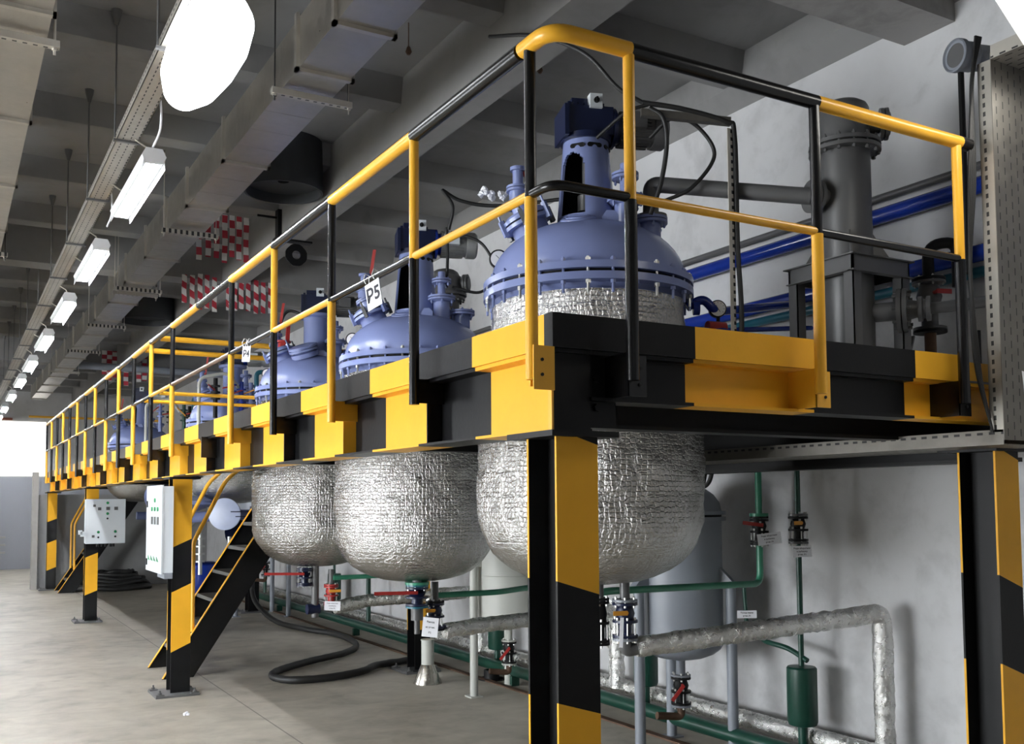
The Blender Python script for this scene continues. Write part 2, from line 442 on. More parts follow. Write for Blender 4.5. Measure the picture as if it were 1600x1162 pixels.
column(2.48, 6.36, [(.40, 1.95)], .25, 'rear yellow and black column beside the upright steel cone')
column(2.48, 12.55, [(.95, 1.95)], .4, 'rear black and yellow column behind the stairs')

# ================================================================== PLATFORM
PL = thing('steel_platform', 'long raised steel platform with black and yellow hazard bands along its edge beams', 'platform', (1.35, 9.4, 0))
YE = 18.85
b = MB()      # side edge beam: channel with web set back, flanges outward
b.box(.15, .162, .08, YE, 1.955, 2.21, 0); b.box(.08, .25, .08, YE, 1.945, 1.955, 0); b.box(.08, .25, .08, YE, 2.208, 2.222, 0)
b.build('side_beam', M_SIDE, PL)
b = MB().box(.066, .08, .04, YE, 2.222, 2.34, 0); b.build('toe_board', M_SIDE, PL)
b = MB().box(.08, 2.20, .040, .052, 2.222, 2.34, 0); b.box(2.2, 2.66, .075, .087, 2.20, 2.32, 0)
b.build('toe_board', M_END, PL)
b = MB(); b.box(.23, 2.66, .10, .112, 2.06, 2.21, 0).box(.23, 2.66, .052, .17, 2.05, 2.062, 0).box(.08, 2.66, .052, .17, 2.208, 2.222, 0)
b.build('end_beam', M_END, PL)
b = MB().box(.0805, .235, .066, .076, 1.945, 2.208).box(.235, .36, .092, .10, 1.96, 2.208)
b.cyl((.275, .092, 2.13), (.275, .078, 2.13), .014, n=6).cyl((.275, .092, 2.03), (.275, .078, 2.03), .014, n=6)
b.build('corner_plate', M_KM, PL)
b = MB().box(.0725, .0805, .06, .082, 1.945, 2.208, 0); b.build('corner_plate', M_Y, PL)
b = MB().box(.25, 2.66, .42, .43, 2.0, 2.2).box(.25, 2.66, .37, .48, 1.985, 2.0); b.build('cross_beam', M_KM, PL)
for y in (6.45, 12.64, 18.7):
    b = MB().box(.25, 2.66, y, y+.01, 2.02, 2.2).box(.25, 2.66, y-.05, y+.06, 2.01, 2.02); b.build('cross_beam', M_KM, PL)
for y in [2.95+2.31*i for i in range(7)]:
    if abs(y-6.9) < 1.2 and y > 6.9: continue
    b = MB().box(.25, 2.66, y, y+.01, 2.04, 2.2).box(.25, 2.66, y-.05, y+.06, 2.03, 2.04); b.build('cross_beam', M_KM, PL)
b = MB().box(2.655, 2.665, .1, YE, 1.90, 2.21).box(2.6, 2.72, .1, YE, 1.88, 1.90); b.build('rear_beam', M_KM, PL)
# deck with round openings is made of strips around the vessels
RX = 1.45
RY = [1.81, 4.11, 6.40, 10.15, 12.5, 16.75]
hol = [(1.81, .65), (4.11, .64), (6.42, .63), (10.15, .68), (16.6, .60)]
deck = MB(); N = 28
def deckstrip(y0, y1, x0=.08, x1=2.66):
    deck.box(x0, x1, y0, y1, 2.222, 2.232)
edges = [.05]
for y, r in hol: edges += [y-r-.02, y+r+.02]
edges.append(YE)
for i in range(0, len(edges), 2):
    a, c = edges[i], edges[i+1]
    if a < 7.1 and c > 8.1:
        deckstrip(a, 7.15); deckstrip(7.15, 8.05, 1.95); deckstrip(8.05, c)
    elif c > a: deckstrip(a, c)
for y, r in hol:
    q = r+.02
    for side in (-1, 1):
        for i in range(N):
            t0 = PI*i/N; t1 = PI*(i+1)/N
            ya, yb = y-q*math.cos(t0), y-q*math.cos(t1)
            xa, xb = RX+side*q*math.sin(t0), RX+side*q*math.sin(t1); xo = .08 if side < 0 else 2.66
            lo, hi = 2.222, 2.232
            deck.add([(xa, ya, lo), (xb, yb, lo), (xo, yb, lo), (xo, ya, lo), (xa, ya, hi), (xb, yb, hi), (xo, yb, hi), (xo, ya, hi)],
                     [(0, 1, 2, 3), (7, 6, 5, 4), (0, 4, 5, 1)])
deck.build('deck_plate', M_GRD, PL)

# ================================================================== GUARD RAILING
ZT, ZM, ZB = 3.25, 2.735, 2.11
GR = thing('guard_railing', 'yellow and black pipe guard railing along the platform edge', 'railing', (0, 9, 2.11))
def post_y(i): return .066 if i == 0 else i*1.0
NP = 19
miss = {5}
for i in range(NP):
    y = post_y(i)
    if i in miss: continue
    up, lo = ((M_K, M_Y) if i % 2 == 0 else (M_Y, M_K))
    b = MB().cyl((0, y, ZM-.01), (0, y, ZT-.01), .0205, n=14, mat=0).cyl((0, y, ZB), (0, y, ZM-.01), .0215, n=14, mat=1)
    b.build('post', [up, lo], GR)
for i in range(NP):                      # brackets that carry the posts
    y = post_y(i); mt = M_Y if i % 2 == 0 else M_K
    b = MB()
    if i == 0: b.box(.004, .08, y+.018, y+.026, 2.09, 2.222).box(-.012, .07, y-.03, y-.024, 2.075, 2.222)
    else:
        zb = 2.12 if i != 5 else 2.06
        b.box(.0, .15, y+.018, y+.026, zb, 2.222) if i not in miss else b.box(.03, .15, y, y+.01, 2.06, 2.222)
        b.box(.08, .15, y+.04, y+.048, 1.955, 2.208)
    if i == 0:
        for z in (2.125, 2.175): b.cyl((.02, y-.034, z), (.02, y-.029, z), .006, n=8, mat=1)
    b.build('bracket', [mt, M_KM], GR)
TR = .0275
# side top and mid rail sections, alternating paint
def seg(y0, y1, z, r, mt, nm): MB().tube([(0, y0, z), (0, y1, z)], r, 14).build(nm, mt, GR)
for i in range(NP-1):
    seg(post_y(i)+(.0 if i else .06), post_y(i+1), ZT, TR, M_Y if i % 2 == 1 else M_K, 'top_rail')
    mm = M_Y if i % 2 == 0 else M_K
    if i in (4, 5): mm = M_BROWN
    seg(post_y(i), post_y(i+1), ZM, .0165, mm, 'mid_rail')
YR = -.067
cpath = fil([(0, .11, ZT), (0, YR, ZT), (.318, YR, ZT)], .16, 8)
MB().tube(cpath, TR*1.03, 16).build('top_rail', M_Y, GR)
cpath = fil([(0, .066, ZM), (0, YR, ZM), (.318, YR, ZM)], .13, 8)
MB().tube(cpath, .017, 12).build('mid_rail', M_K, GR)
EX = [.316, 1.21, 2.068]
MB().tube([(.318, YR, ZT), (1.222, YR, ZT-.005)], TR, 14).build('top_rail', M_K, GR)
MB().tube([(1.222, YR, ZT-.005), (2.09, YR, ZT-.01)], TR, 14).build('top_rail', M_Y, GR)
MB().tube([(2.09, YR, ZT-.01), (2.155, YR, ZT-.01)], TR, 14).build('top_rail', M_K, GR)
MB().tube([(.318, YR, ZM), (1.21, YR, ZM)], .0165, 12).build('mid_rail', M_Y, GR)
MB().tube([(1.21, YR, ZM), (2.068, YR, ZM-.005)], .0165, 12).build('mid_rail', M_K, GR)
for j, x in enumerate(EX):
    up, lo = ((M_K, M_Y) if j == 1 else (M_Y, M_K))
    b = MB().cyl((x, YR, ZM-.01), (x, YR, ZT-.01), .0205, n=14, mat=0).cyl((x, YR, ZB-.0), (x, YR, ZM-.01), .0225, n=14, mat=1)
    b.build('post', [up, lo], GR)
    b = MB().box(x+.0, x+.075, YR+.022, YR+.028, 2.06, 2.20).box(x+.0, x+.006, YR+.02, .10, 2.06, 2.21)
    for z in (2.10, 2.155): b.cyl((x+.045, YR+.021, z), (x+.045, YR+.017, z), .006, n=8, mat=1)
    b.build('bracket', [lo, M_KM], GR)
# cross rails round the stair well
SR = thing('stair_well_railing', 'yellow cross rails guarding the stair opening on the platform', 'railing', (1.3, 7.15, 2.23))
for y in (6.72, 7.52):
    for z, r in ((ZT, .026), (ZM, .018)):
        MB().tube([(.03, y, z), (2.5, y, z)], r, 12).build('top_rail' if z > 3 else 'mid_rail', M_Y, SR)
    for x in (2.48,): MB().cyl((x, y, 2.23), (x, y, ZT), .021, n=12).build('post', M_Y, SR)

# ================================================================== REACTORS
LEFT = Vector((-_R.x, -_R.y, 0)); TOW = Vector((-.485, -.875, 0))
def flange_pair(b, c, ax, r, t, gap=.006, n=28, mat=0, dark=1):
    c = Vector(c); a = Vector(ax).normalized()
    b.lathe(c, [(r, 0), (r, t)], n, a, mat); b.lathe(c+a*t, [(r*.9, 0), (r*.9, gap)], n, a, dark); b.lathe(c+a*(t+gap), [(r, 0), (r, t)], n, a, mat)
    return c+a*(2*t+gap)
def ring_bolts(b, c, ax, R, n, r, h0, h1, mat=0, ph=.1):
    c = Vector(c); a = Vector(ax).normalized(); u = a.orthogonal().normalized() if abs(a.z) < .99 else Vector((1, 0, 0)); w = a.cross(u)
    for k in range(n):
        t = 2*PI*k/n+ph; p = c+(u*math.cos(t)+w*math.sin(t))*R
        b.cyl(p+a*h0, p+a*h1, r*.6, n=6, mat=mat); b.lathe(p+a*h0, [(r, 0), (r, .012)], 6, a, mat); b.lathe(p+a*(h1-.012), [(r, 0), (r, .012)], 6, a, mat)
def wrapfn(amp, sc, seed):
    def fn(p, c, r):
        d = Vector((p.x-c.x, p.y-c.y, 0))
        if d.length < 1e-6: return p
        q = (p+Vector((seed, seed, 0)))*sc
        return p+d.normalized()*amp*(noise.noise(q)+.6*noise.noise(q*2.7)+.35*noise.noise(q*6.1))
    return fn
def ring_parts(nm, mt, parent, c, ax, Rr, n, r, h0, h1, ph=.1):
    for k in range(n):
        b = MB(); c_ = Vector(c); a = Vector(ax).normalized(); u = a.orthogonal().normalized() if abs(a.z) < .99 else Vector((1, 0, 0)); w = a.cross(u)
        t = 2*PI*k/n+ph; p = c_+(u*math.cos(t)+w*math.sin(t))*Rr
        b.cyl(p+a*h0, p+a*h1, r*.6, n=6); b.lathe(p+a*(h0+.006), [(r, 0), (r, .012)], 6, a); b.lathe(p+a*(h1-.018), [(r, 0), (r, .012)], 6, a)
        b.build(nm, mt, parent)
def neck_mesh(cx, cy, z0, z1, r0, r1, th0, hole_w, hz0, hz1, th=.014, nt=96, nz=60, solid=False):
    """cast lantern with two arched windows"""
    b = MB(); cell = {}
    def R(z): t = (z-z0)/(z1-z0); return r0+(r1-r0)*t
    def inside(t, z):
        if solid: return False
        for c in (th0,):
            d = (t-c+PI) % (2*PI)-PI
            w = hole_w; zr = hz1-w*R(z)*1.1
            if hz0 <= z <= zr and abs(d) < w: return True
            if zr < z < hz1 and abs(d) < w*math.sqrt(max(0, 1-((z-zr)/(hz1-zr))**2)): return True
        return False
    vo = {}
    def V(i, j, k):
        i %= nt; key = (i, j, k)
        if key not in vo:
            t = 2*PI*i/nt; z = z0+(z1-z0)*j/nz; r = R(z)-(th if k else 0)
            b.v.append((cx+r*math.cos(t), cy+r*math.sin(t), z)); vo[key] = len(b.v)-1
        return vo[key]
    solidc = {}
    for i in range(nt):
        for j in range(nz):
            solidc[(i, j)] = not inside(2*PI*(i+.5)/nt, z0+(z1-z0)*(j+.5)/nz)
    for (i, j), s in solidc.items():
        if not s: continue
        b.f.append((V(i, j, 0), V(i+1, j, 0), V(i+1, j+1, 0), V(i, j+1, 0))); b.m.append(0)
        b.f.append((V(i, j, 1), V(i, j+1, 1), V(i+1, j+1, 1), V(i+1, j, 1))); b.m.append(1)
        for di, dj, e in ((-1, 0, ((i, j), (i, j+1))), (1, 0, ((i+1, j+1), (i+1, j))), (0, -1, ((i+1, j), (i, j))), (0, 1, ((i, j+1), (i+1, j+1)))):
            nb = ((i+di) % nt, j+dj)
            if not solidc.get(nb, False):
                (a0, a1), (c0, c1) = e
                b.f.append((V(a0, a1, 0), V(c0, c1, 0), V(c0, c1, 1), V(a0, a1, 1))); b.m.append(0)
    return b
def valve(parent, c, r, h, cols, lever=None, lever_len=.16, lever_dir=(-1, 0, 0), lever_mat=None, nm='valve', bolts=True):
    """a vertical flanged valve, its own flanges and a lever; returns bottom z"""
    x, y, z = c; b = MB(); m1, m2 = cols
    fl = r; ft = .014
    b.lathe((x, y, z-ft), [(fl, 0), (fl, ft)], 20, mat=0); b.lathe((x, y, z-2*ft-.004), [(fl, 0), (fl, ft)], 20, mat=1)
    b.lathe((x, y, z-h*.62), [(r*.55, 0), (r*.62, h*.12), (r*.78, h*.28), (r*.62, h*.44), (r*.55, h*.5)], 16, mat=1)
    b.lathe((x, y, z-h*.5-ft), [(fl, 0), (fl, ft)], 20, mat=1)
    b.lathe((x, y, z-h+ft), [(r*.5, 0), (r*.5, h*.5-2*ft)], 12, mat=1)
    b.lathe((x, y, z-h), [(fl, 0), (fl, ft)], 20, mat=0); b.lathe((x, y, z-h+ft+.003), [(fl, 0), (fl, ft)], 20, mat=1)
    v = b.build(nm, [m1, m2], parent)
    if r >= .085: ring_parts('stud_bolt', M_ST, v, (x, y, z), (0, 0, -1), fl*.82, 6, .007, -.012, 2*ft+.016)
    bb = MB(); ring_bolts(bb, (x, y, z), (0, 0, -1), fl*.82, 6, .007, -.012, 2*ft+.016); ring_bolts(bb, (x, y, z-h), (0, 0, 1), fl*.82, 6, .007, -.012, h*.5+.014)
    if r < .085: bb.build('stud_bolts', M_ST, v)
    if lever_mat:
        d = Vector(lever_dir).normalized(); side = Vector((-d.y, d.x, 0)) if abs(d.z) < .9 else Vector((1, 0, 0))
        q = Vector((x, y, z-h*.30)); k = MB()
        k.cyl(q, q+TOW*(r*1.15), .010, n=10); q2 = q+TOW*(r*1.2)
        up = d.cross(TOW).normalized()
        k.obox(q2+d*lever_len*.5, (d, up, TOW), (lever_len*.55, .012, .004))
        k.build('lever_handle', lever_mat, v)
    return v

def reactor(x, y, dz, label, neck='lantern', zbot=1.08, body=True, Rb=.61, motor_light=True, simple=False, small=False):
    t = thing('reactor_vessel', label, 'reactor', (x, y, 0), None)
    Z = lambda z: z+dz
    seed = y*3.1
    # foil wrapped vessel
    if body:
        prof = []; D = .40; zc = Z(zbot+D)
        for i in range(11):
            a = PI/2*(1-i/10); prof.append((max(.02, Rb*math.cos(a)**.70 if a < PI/2-.001 else .02), zc-D*math.sin(a)**1.05))
        nz = 26; ztop = 2.16
        for i in range(1, nz+1): prof.append((Rb, zc+(ztop-zc)*i/nz))
        prof.append((Rb-.035, ztop+.05))
        for i in range(12): prof.append((Rb-.045-.004*i, ztop+.06+(Z(2.79)-ztop-.06)*i/11))
        prof.append((.545, Z(2.825))); prof.append((.49, Z(2.82)))
        MB().lathe((x, y, 0), prof, 110, fn=wrapfn(.016, 5.0, seed)).build('foil_jacket', M_FOIL, t, sharp=80)
    b = MB()      # shell rim and lid
    b.lathe((x, y, 0), [(.50, Z(2.66)), (.51, Z(2.84)), (.53, Z(2.862)), (.588, Z(2.866)), (.588, Z(2.905)), (.50, Z(2.905))], 72)
    b.build('shell_rim', M_B, t)
    b = MB().lathe((x, y, 0), [(.555, Z(2.905)), (.555, Z(2.925))], 60); b.build('gasket', M_KM, t)
    prof = [(.50, Z(2.925)), (.588, Z(2.925)), (.588, Z(2.962)), (.548, Z(2.966))]
    for i in range(1, 15):
        a = PI/2*i/14; prof.append((max(.01, .545*math.cos(a)**.9 if a < PI/2-.01 else .01), Z(2.966)+.335*math.sin(a)))
    lid = MB().lathe((x, y, 0), prof, 72).build('domed_lid', M_B, t)
    nb = 28 if not simple else 36
    for kx in range(nb if not simple else 12):
        a = 2*PI*kx/(nb if not simple else 12)+.07; px, py = x+.568*math.cos(a), y+.568*math.sin(a)
        bb = MB().cyl((px, py, Z(2.80)), (px, py, Z(2.985)), .0075, n=8).lathe((px, py, Z(2.962)), [(.015, 0), (.015, .016)], 6).lathe((px, py, Z(2.846)), [(.015, 0), (.015, .018)], 6)
        bb.build('rim_bolt', M_B if kx % 3 else M_ST, t)
    zt = Z(3.30)-.02
    # agitator lantern
    if neck == 'lantern':
        b = MB().lathe((x, y, zt-.045), [(.215, 0), (.215, .03), (.17, .04), (.17, .075), (.165, .075)], 40); b.build('lantern_foot', M_B, t)
        th = math.atan2(-.342, -.94)
        n = neck_mesh(x, y, zt+.02, zt+.50, .168, .128, th, .54, zt+.05, zt+.41).build('drive_lantern', [M_B, M_KM], t, sharp=60)
        n2 = MB().cyl((x, y, zt), (x, y, zt+.5), .022, n=14).lathe((x, y, zt+.10), [(.05, 0), (.05, .09)], 18).build('agitator_shaft', M_GRD, t)
        b = MB()
        for da in (-.30, .45, 1.25):
            a = th+.55+da; cxx = Vector((x+.126*math.cos(a), y+.126*math.sin(a), zt+.445)); r_ = Vector((math.cos(a), math.sin(a), 0)); tt = Vector((-r_.y, r_.x, 0))
            b.obox(cxx, (r_, tt, (0, 0, 1)), (.0065, .030, .013)); b.cyl(cxx-tt*.03-r_*.006, cxx-tt*.03+r_*.0065, .013, n=12).cyl(cxx+tt*.03-r_*.006, cxx+tt*.03+r_*.0065, .013, n=12)
        b.build('lantern_slots', M_KM, t)
        zg = zt+.50
    else:
        b = MB().lathe((x, y, zt-.06), [(.15, 0), (.15, .05), (.125, .06), (.125, .44), (.18, .445), (.18, .475), (.12, .48)], 40); b.build('drive_tube', M_B, t)
        zg = zt+.42
    # gearbox
    b = MB().lathe((x, y, zg-.01), [(.145, 0), (.145, .035)], 32)
    g = b
    ax = Vector((.875, -.485, 0)).normalized(); ax = Vector((.95, -.31, 0)).normalized(); ay = Vector((-ax.y, ax.x, 0)); up = Vector((0, 0, 1))
    g.obox(Vector((x, y, zg+.10))-ax*.0, (ax, ay, up), (.135, .10, .080))
    for i in range(7): g.obox(Vector((x, y, zg+.19))-ax*(.12-.032*i), (ax, ay, up), (.010, .095, .008))
    g.obox(Vector((x, y, zg+.09))-ax*.14, (ax, ay, up), (.012, .115, .088)).obox(Vector((x, y, zg+.20))-ax*.05, (ax, ay, up), (.05, .07, .03))
    g.build('gearbox', [M_BD], t)
    # motor
    c0 = Vector((x, y, zg+.09))+ax*.14; b = MB()
    b.lathe(c0, [(.115, 0), (.115, .02), (.085, .03), (.085, .05)], 28, ax, 1)
    b.lathe(c0+ax*.05, [(.088, 0), (.088, .20)], 28, ax, 0)
    for i in range(26):
        a = 2*PI*i/26; rr = (ay*math.cos(a)+up*math.sin(a)); tt = ax.cross(rr)
        b.obox(c0+ax*.14+rr*.093, (ax, rr, tt), (.085, .010, .0025), 0)
    b.lathe(c0+ax*.25, [(.100, 0), (.103, .01), (.103, .07), (.09, .085), (.04, .09)], 28, ax, 0)
    mm = M_ALU if motor_light else M_GRD
    mo = b.build('motor', [mm, M_BV if motor_light else M_BD], t)
    tb = MB().obox(c0+ax*.13-ay*.10+up*.02, (ax, ay, up), (.055, .03, .045)); tb.build('terminal_box', M_WH if motor_light else M_GRD, mo)
    # isolator switch box
    q = Vector((x, y, zg+.205))-ay*.09+ax*.03
    sw = MB().obox(q, (ax, ay, up), (.036, .028, .040)).build('switch_box', M_WH, t)
    MB().cyl(q-ay*.028, q-ay*.040, .016, n=16).obox(q-ay*.045, (ax, ay, up), (.005, .006, .014)).build('switch_knob', M_KM, sw)
    # handhole pad at the front of the dome
    bg = 1.35 if label.startswith('third') else 1.0
    p = Vector((x, y, Z(3.265)))+LEFT*.07+TOW*.235; nrm = (TOW*.38+LEFT*.12+up).normalized()
    if bg > 1: p = Vector((x, y, Z(3.27)))+LEFT*.06+TOW*.30; nrm = (TOW*.30+LEFT*.25+up).normalized()
    b = MB().lathe(p-nrm*.03, [(.098*bg, 0), (.098*bg, .04), (.09*bg, .046)], 32, nrm).lathe(p+nrm*.015, [(.07*bg, 0), (.066*bg, .008)], 28, nrm)
    if bg > 1: b.lathe(p+nrm*.03, [(.14, 0), (.14, .02)], 32, nrm).lathe(p+nrm*.05, [(.12, 0), (.12, .008)], 28, nrm).lathe(p+nrm*.058, [(.14, 0), (.14, .02), (.08, .035)], 32, nrm)
    b.cyl(p+nrm*.025-LEFT*.05, p+nrm*.025+LEFT*.05, .009, n=8); b.build('handhole_cover', M_B, t)
    # lifting lug
    p = Vector((x, y, Z(3.235)))-LEFT*.10+TOW*.24
    MB().prism([p-LEFT*.045, p-LEFT*.045+up*.05, p-LEFT*.02+up*.075, p+LEFT*.02+up*.075, p+LEFT*.045+up*.04, p+LEFT*.045], TOW*.03).build('lifting_lug', M_B, t)
    # manhole with clamps, tilted to the left
    p = Vector((x, y, Z(3.285)))+LEFT*.33+TOW*.06; nrm = (LEFT*.42+up).normalized(); sd = nrm.cross(TOW).normalized(); fw = nrm.cross(sd)
    b = MB().lathe(p-nrm*.10, [(.115, 0), (.105, .05), (.10, .10)], 32, nrm)
    e = flange_pair(b, p, nrm, .145, .020, .010, 32)
    mh = b.build('manhole_neck', [M_B, M_KM], t)
    b = MB().lathe(e, [(.13, 0), (.115, .02), (.05, .03)], 32, nrm, 0)
    b.lathe(e+nrm*.02, [(.055, 0), (.055, .07)], 20, nrm, 0).lathe(e+nrm*.075, [(.075, 0), (.075, .014)], 24, nrm, 0).lathe(e+nrm*.092, [(.072, 0), (.072, .012)], 24, nrm, 0)
    b.build('manhole_cover', [M_B, M_GRD], mh)
    for i in range(6):
        a = 2*PI*i/6+.3; rr = sd*math.cos(a)+fw*math.sin(a); cc = p+rr*.15+nrm*.025
        MB().obox(cc, (rr, nrm, rr.cross(nrm)), (.013, .045, .012)).cyl(cc, cc+nrm*.085, .007, n=8).build('clamp', M_B if i % 2 else M_GRD, mh)
    # sight glass pot on top of the manhole
    p2 = e+nrm*.105
    b = MB().lathe(p2, [(.05, 0), (.05, .05)], 20, up).lathe(p2+up*.05, [(.066, 0), (.066, .013)], 24, up).lathe(p2+up*.068, [(.066, 0), (.066, .013)], 24, up).lathe(p2+up*.08, [(.03, 0), (.03, .09)], 14, up).lathe(p2+up*.17, [(.045, 0), (.045, .02)], 18, up)
    b.build('sight_glass', M_B, t)
    lv = MB().obox(p2+up*.17-LEFT*.06+up*.09, (up+LEFT*-.15, LEFT, TOW), (.12, .012, .008)).cyl(p2+up*.16-LEFT*.05, p2+up*.16+LEFT*.02, .01, n=8)
    lv.build('lever_handle', M_R, t)
    # nozzles on the right
    p = Vector((x, y, 0))-LEFT*.205+TOW*.12; b = MB()
    b.lathe(p, [(.062, Z(3.10)), (.062, Z(3.40))], 24); b.lathe(p, [(.068, Z(3.38)), (.105, Z(3.40))], 24)
    e = flange_pair(b, p+up*Z(3.395), up, .105, .014, .005, 28)
    b.lathe(e, [(.04, 0), (.030, .03), (.030, .10)], 18)
    e = flange_pair(b, e+up*.10, up, .075, .014, .005, 24)
    b.lathe(e, [(.028, 0), (.028, .055)], 14)
    nz_ = b.build('nozzle', [M_B, M_KM], t)
    ring_parts('stud_bolt', M_B, nz_, p+up*Z(3.395), up, .088, 6, .009, -.03, .05); ring_parts('stud_bolt', M_B, nz_, e-up*.033, up, .06, 4, .008, -.025, .045, .5)
    p = Vector((x, y, 0))-LEFT*.355+TOW*.02; b = MB()
    b.lathe(p, [(.062, Z(3.02)), (.062, Z(3.30))], 24); e = flange_pair(b, p+up*Z(3.30), up, .10, .015, .005, 28); 
    nz_ = b.build('nozzle', [M_B, M_KM], t)
    ring_parts('stud_bolt', M_B, nz_, p+up*Z(3.30), up, .083, 6, .009, -.03, .05)
    # gauge on the far left of the lid
    p = Vector((x, y, Z(3.10)))+LEFT*.50+TOW*-.10
    b = MB().cyl(p-up*.12, p-up*.02, .012, n=10).cyl(p-up*.13, p-up*.17, .035, n=18).cyl(p-up*.19, p-up*.22, .04, n=18).cyl(p-up*.35, p-up*.15, .018, n=12)
    g = b.build('gauge_stem', M_B, t)
    if not small:
        d = (TOW+up*-.05).normalized(); MB().lathe(p+up*.035-d*.01, [(.052, 0), (.055, .005), (.055, .03), (.05, .034)], 28, d).build('pressure_gauge', M_KM, t)
        MB().lathe(p+up*.035+d*.0245, [(.045, 0), (.045, .0015)], 28, d).obox(p+up*.04+d*.027, (LEFT+up, d, up), (.022, .001, .002), 1).build('gauge_dial', [M_GLASS, M_INK], t)
    return t, zg
R1, zg1 = reactor(1.45, 1.81, -.035, 'nearest reactor, dark blue domed lid over a foil wrapped body at the platform corner', motor_light=False, Rb=.625, zbot=1.285)
R2, zg2 = reactor(1.45, 4.11, -.16, 'second reactor, pale blue lid with silver motor beside the tag P5', Rb=.612, zbot=1.27)
R3, zg3 = reactor(1.45, 6.42, -.155, 'third reactor, pale blue with plain drive tube and round manhole beside tag P4', neck='tube', Rb=.60, zbot=1.25, motor_light=False)
R4, zg4 = reactor(1.60, 10.2, -.17, 'fourth reactor, short foil wrapped body above the stairs', neck='tube', Rb=.60, zbot=1.87, simple=True)
R5, zg5 = reactor(1.50, 16.6, -.12, 'farthest reactor, blue lid near the far end of the platform', Rb=.58, zbot=1.86, simple=True)

def outlet(parent, x, y, z, kind):
    b = MB().cyl((x, y, z+.14), (x, y, z), .028, n=16); b.build('outlet_pipe', M_GRD, parent)
    if kind == 1:
        v = valve(parent, (x, y, z), .07, .225, (M_GR, M_BD), True, .075, (-.95, .30, 0), M_OR, 'outlet_valve')
    elif kind == 2:
        v = valve(parent, (x, y, z), .072, .22, (M_KM, M_BD), True, .06, (-.95, .3, 0), M_OR, 'outlet_valve')
    else:
        v = valve(parent, (x, y, z), .07, .20, (M_R, M_R), True, .10, (.95, -.3, 0), M_OR, 'outlet_valve')
outlet(R1, 1.60, 1.70, 1.165, 1)
b = MB().tube(fil([(1.60, 1.70, .945), (1.60, 1.70, .88), (1.70, 1.67, .90)], .05), .035, 14); b.build('outlet_elbow', M_GRD, R1)
p = (1.50, 1.80, 1.17)
v = valve(R1, p, .055, .26, (M_KM, M_KM), True, .05, (-1, 0, 0), None, 'second_outlet_valve'); MB().cyl((1.50, 1.80, 1.27), (1.50, 1.80, 1.15), .025).build('outlet_pipe', M_GRD, R1)
outlet(R2, 1.53, 3.95, .97, 2)
v = valve(R2, (1.36, 3.90, 1.10), .085, .17, (M_TEAL, M_BD), True, .30, (-1, .1, 0.02), M_R, 'bottom_flush_valve'); MB().cyl((1.36, 3.9, 1.2), (1.36, 3.9, 1.08), .035).build('outlet_pipe', M_GRD, R2)
MB().cyl((1.36, 3.9, .93), (1.36, 3.9, .84), .045, n=16).cyl((1.36, 3.9, .84), (1.36, 3.9, .74), .022, n=12).build('drain_stub', M_GRD, R2)
outlet(R3, 1.55, 6.25, .93, 3)
v = valve(R3, (1.30, 6.30, 1.09), .075, .17, (M_BD, M_BD), True, .34, (-1, .1, .03), M_R, 'bottom_flush_valve'); MB().cyl((1.40, 6.28, 1.12), (1.40, 6.28, .62), .035).build('outlet_pipe', M_GRD, R3)
MB().cyl((1.32, 6.28, .70), (1.44, 6.28, .70), .05, n=14).build('drain_stub', M_BD, R3)

# ================================================================== LAMPS AND THEIR TRAY
def lamp(y, label, x=-.595, z=3.85, L=1.36):
    t = thing('ceiling_lamp', label, 'lamp', (x, y+L/2, z), 'batten lamps hung under the cable tray')
    pr_ = [(-.055, .004), (-.075, .05), (-.05, .10), (.05, .10), (.075, .05), (.055, .004)]
    MB().prism([(x+a, y, z+c) for a, c in pr_], (0, L, 0)).build('housing', M_LAMPW, t)
    MB().prism([(x+a, y+.03, z+c) for a, c in ((-.05, .012), (-.045, .004), (.045, .004), (.05, .012))], (0, L-.06, 0)).build('lens', M_TUBE, t)
    for s_ in (-1, 1): MB().prism([(x+s_*.058, y, z+.03), (x+s_*.066, y, z-.032), (x+s_*.069, y, z-.032), (x+s_*.063, y, z+.03)], (0, L, 0)).build('side_reflector', M_LAMPW, t)
    for yy in (y+.18, y+L-.18):
        MB().tube([(x, yy, z+.10), (x-.02, yy, z+.16), (x-.09, yy, z+.20)], .006, 8).build('hanging_bracket', M_GALV, t)
    return t
ly = [3.62, 6.02, 8.42, 10.85, 13.35, 15.75, 18.45, 21.2, 23.6]
nm = ['second', 'third', 'fourth', 'fifth', 'sixth', 'seventh', 'eighth', 'ninth', 'farthest']
for y, n in zip(ly, nm): lamp(y, 'lit batten lamp under the cable tray, %s from the glaring nearest one' % n if n != 'farthest' else 'lit batten lamp under the cable tray, the farthest of the row')
t = thing('glaring_ceiling_lamp', 'nearest lamp of the row, its glare shaped as a large white ellipsoid at the top', 'lamp', (-.66, 2.0, 3.85), None)
MB().lathe((-.66, 1.46, 3.86), [(.01, 0), (.09, .03), (.135, .12), (.165, .32), (.168, .55), (.15, .8), (.10, 1.0), (.01, 1.06)], 32, (0, 1, 0)).build('lens', M_TUBE2, t)  # swollen to the lamp's glare bloom, the real lens is a narrow batten
MB().box(-.72, -.60, 1.5, 2.5, 4.0, 4.03).build('housing', M_LAMPW, t)
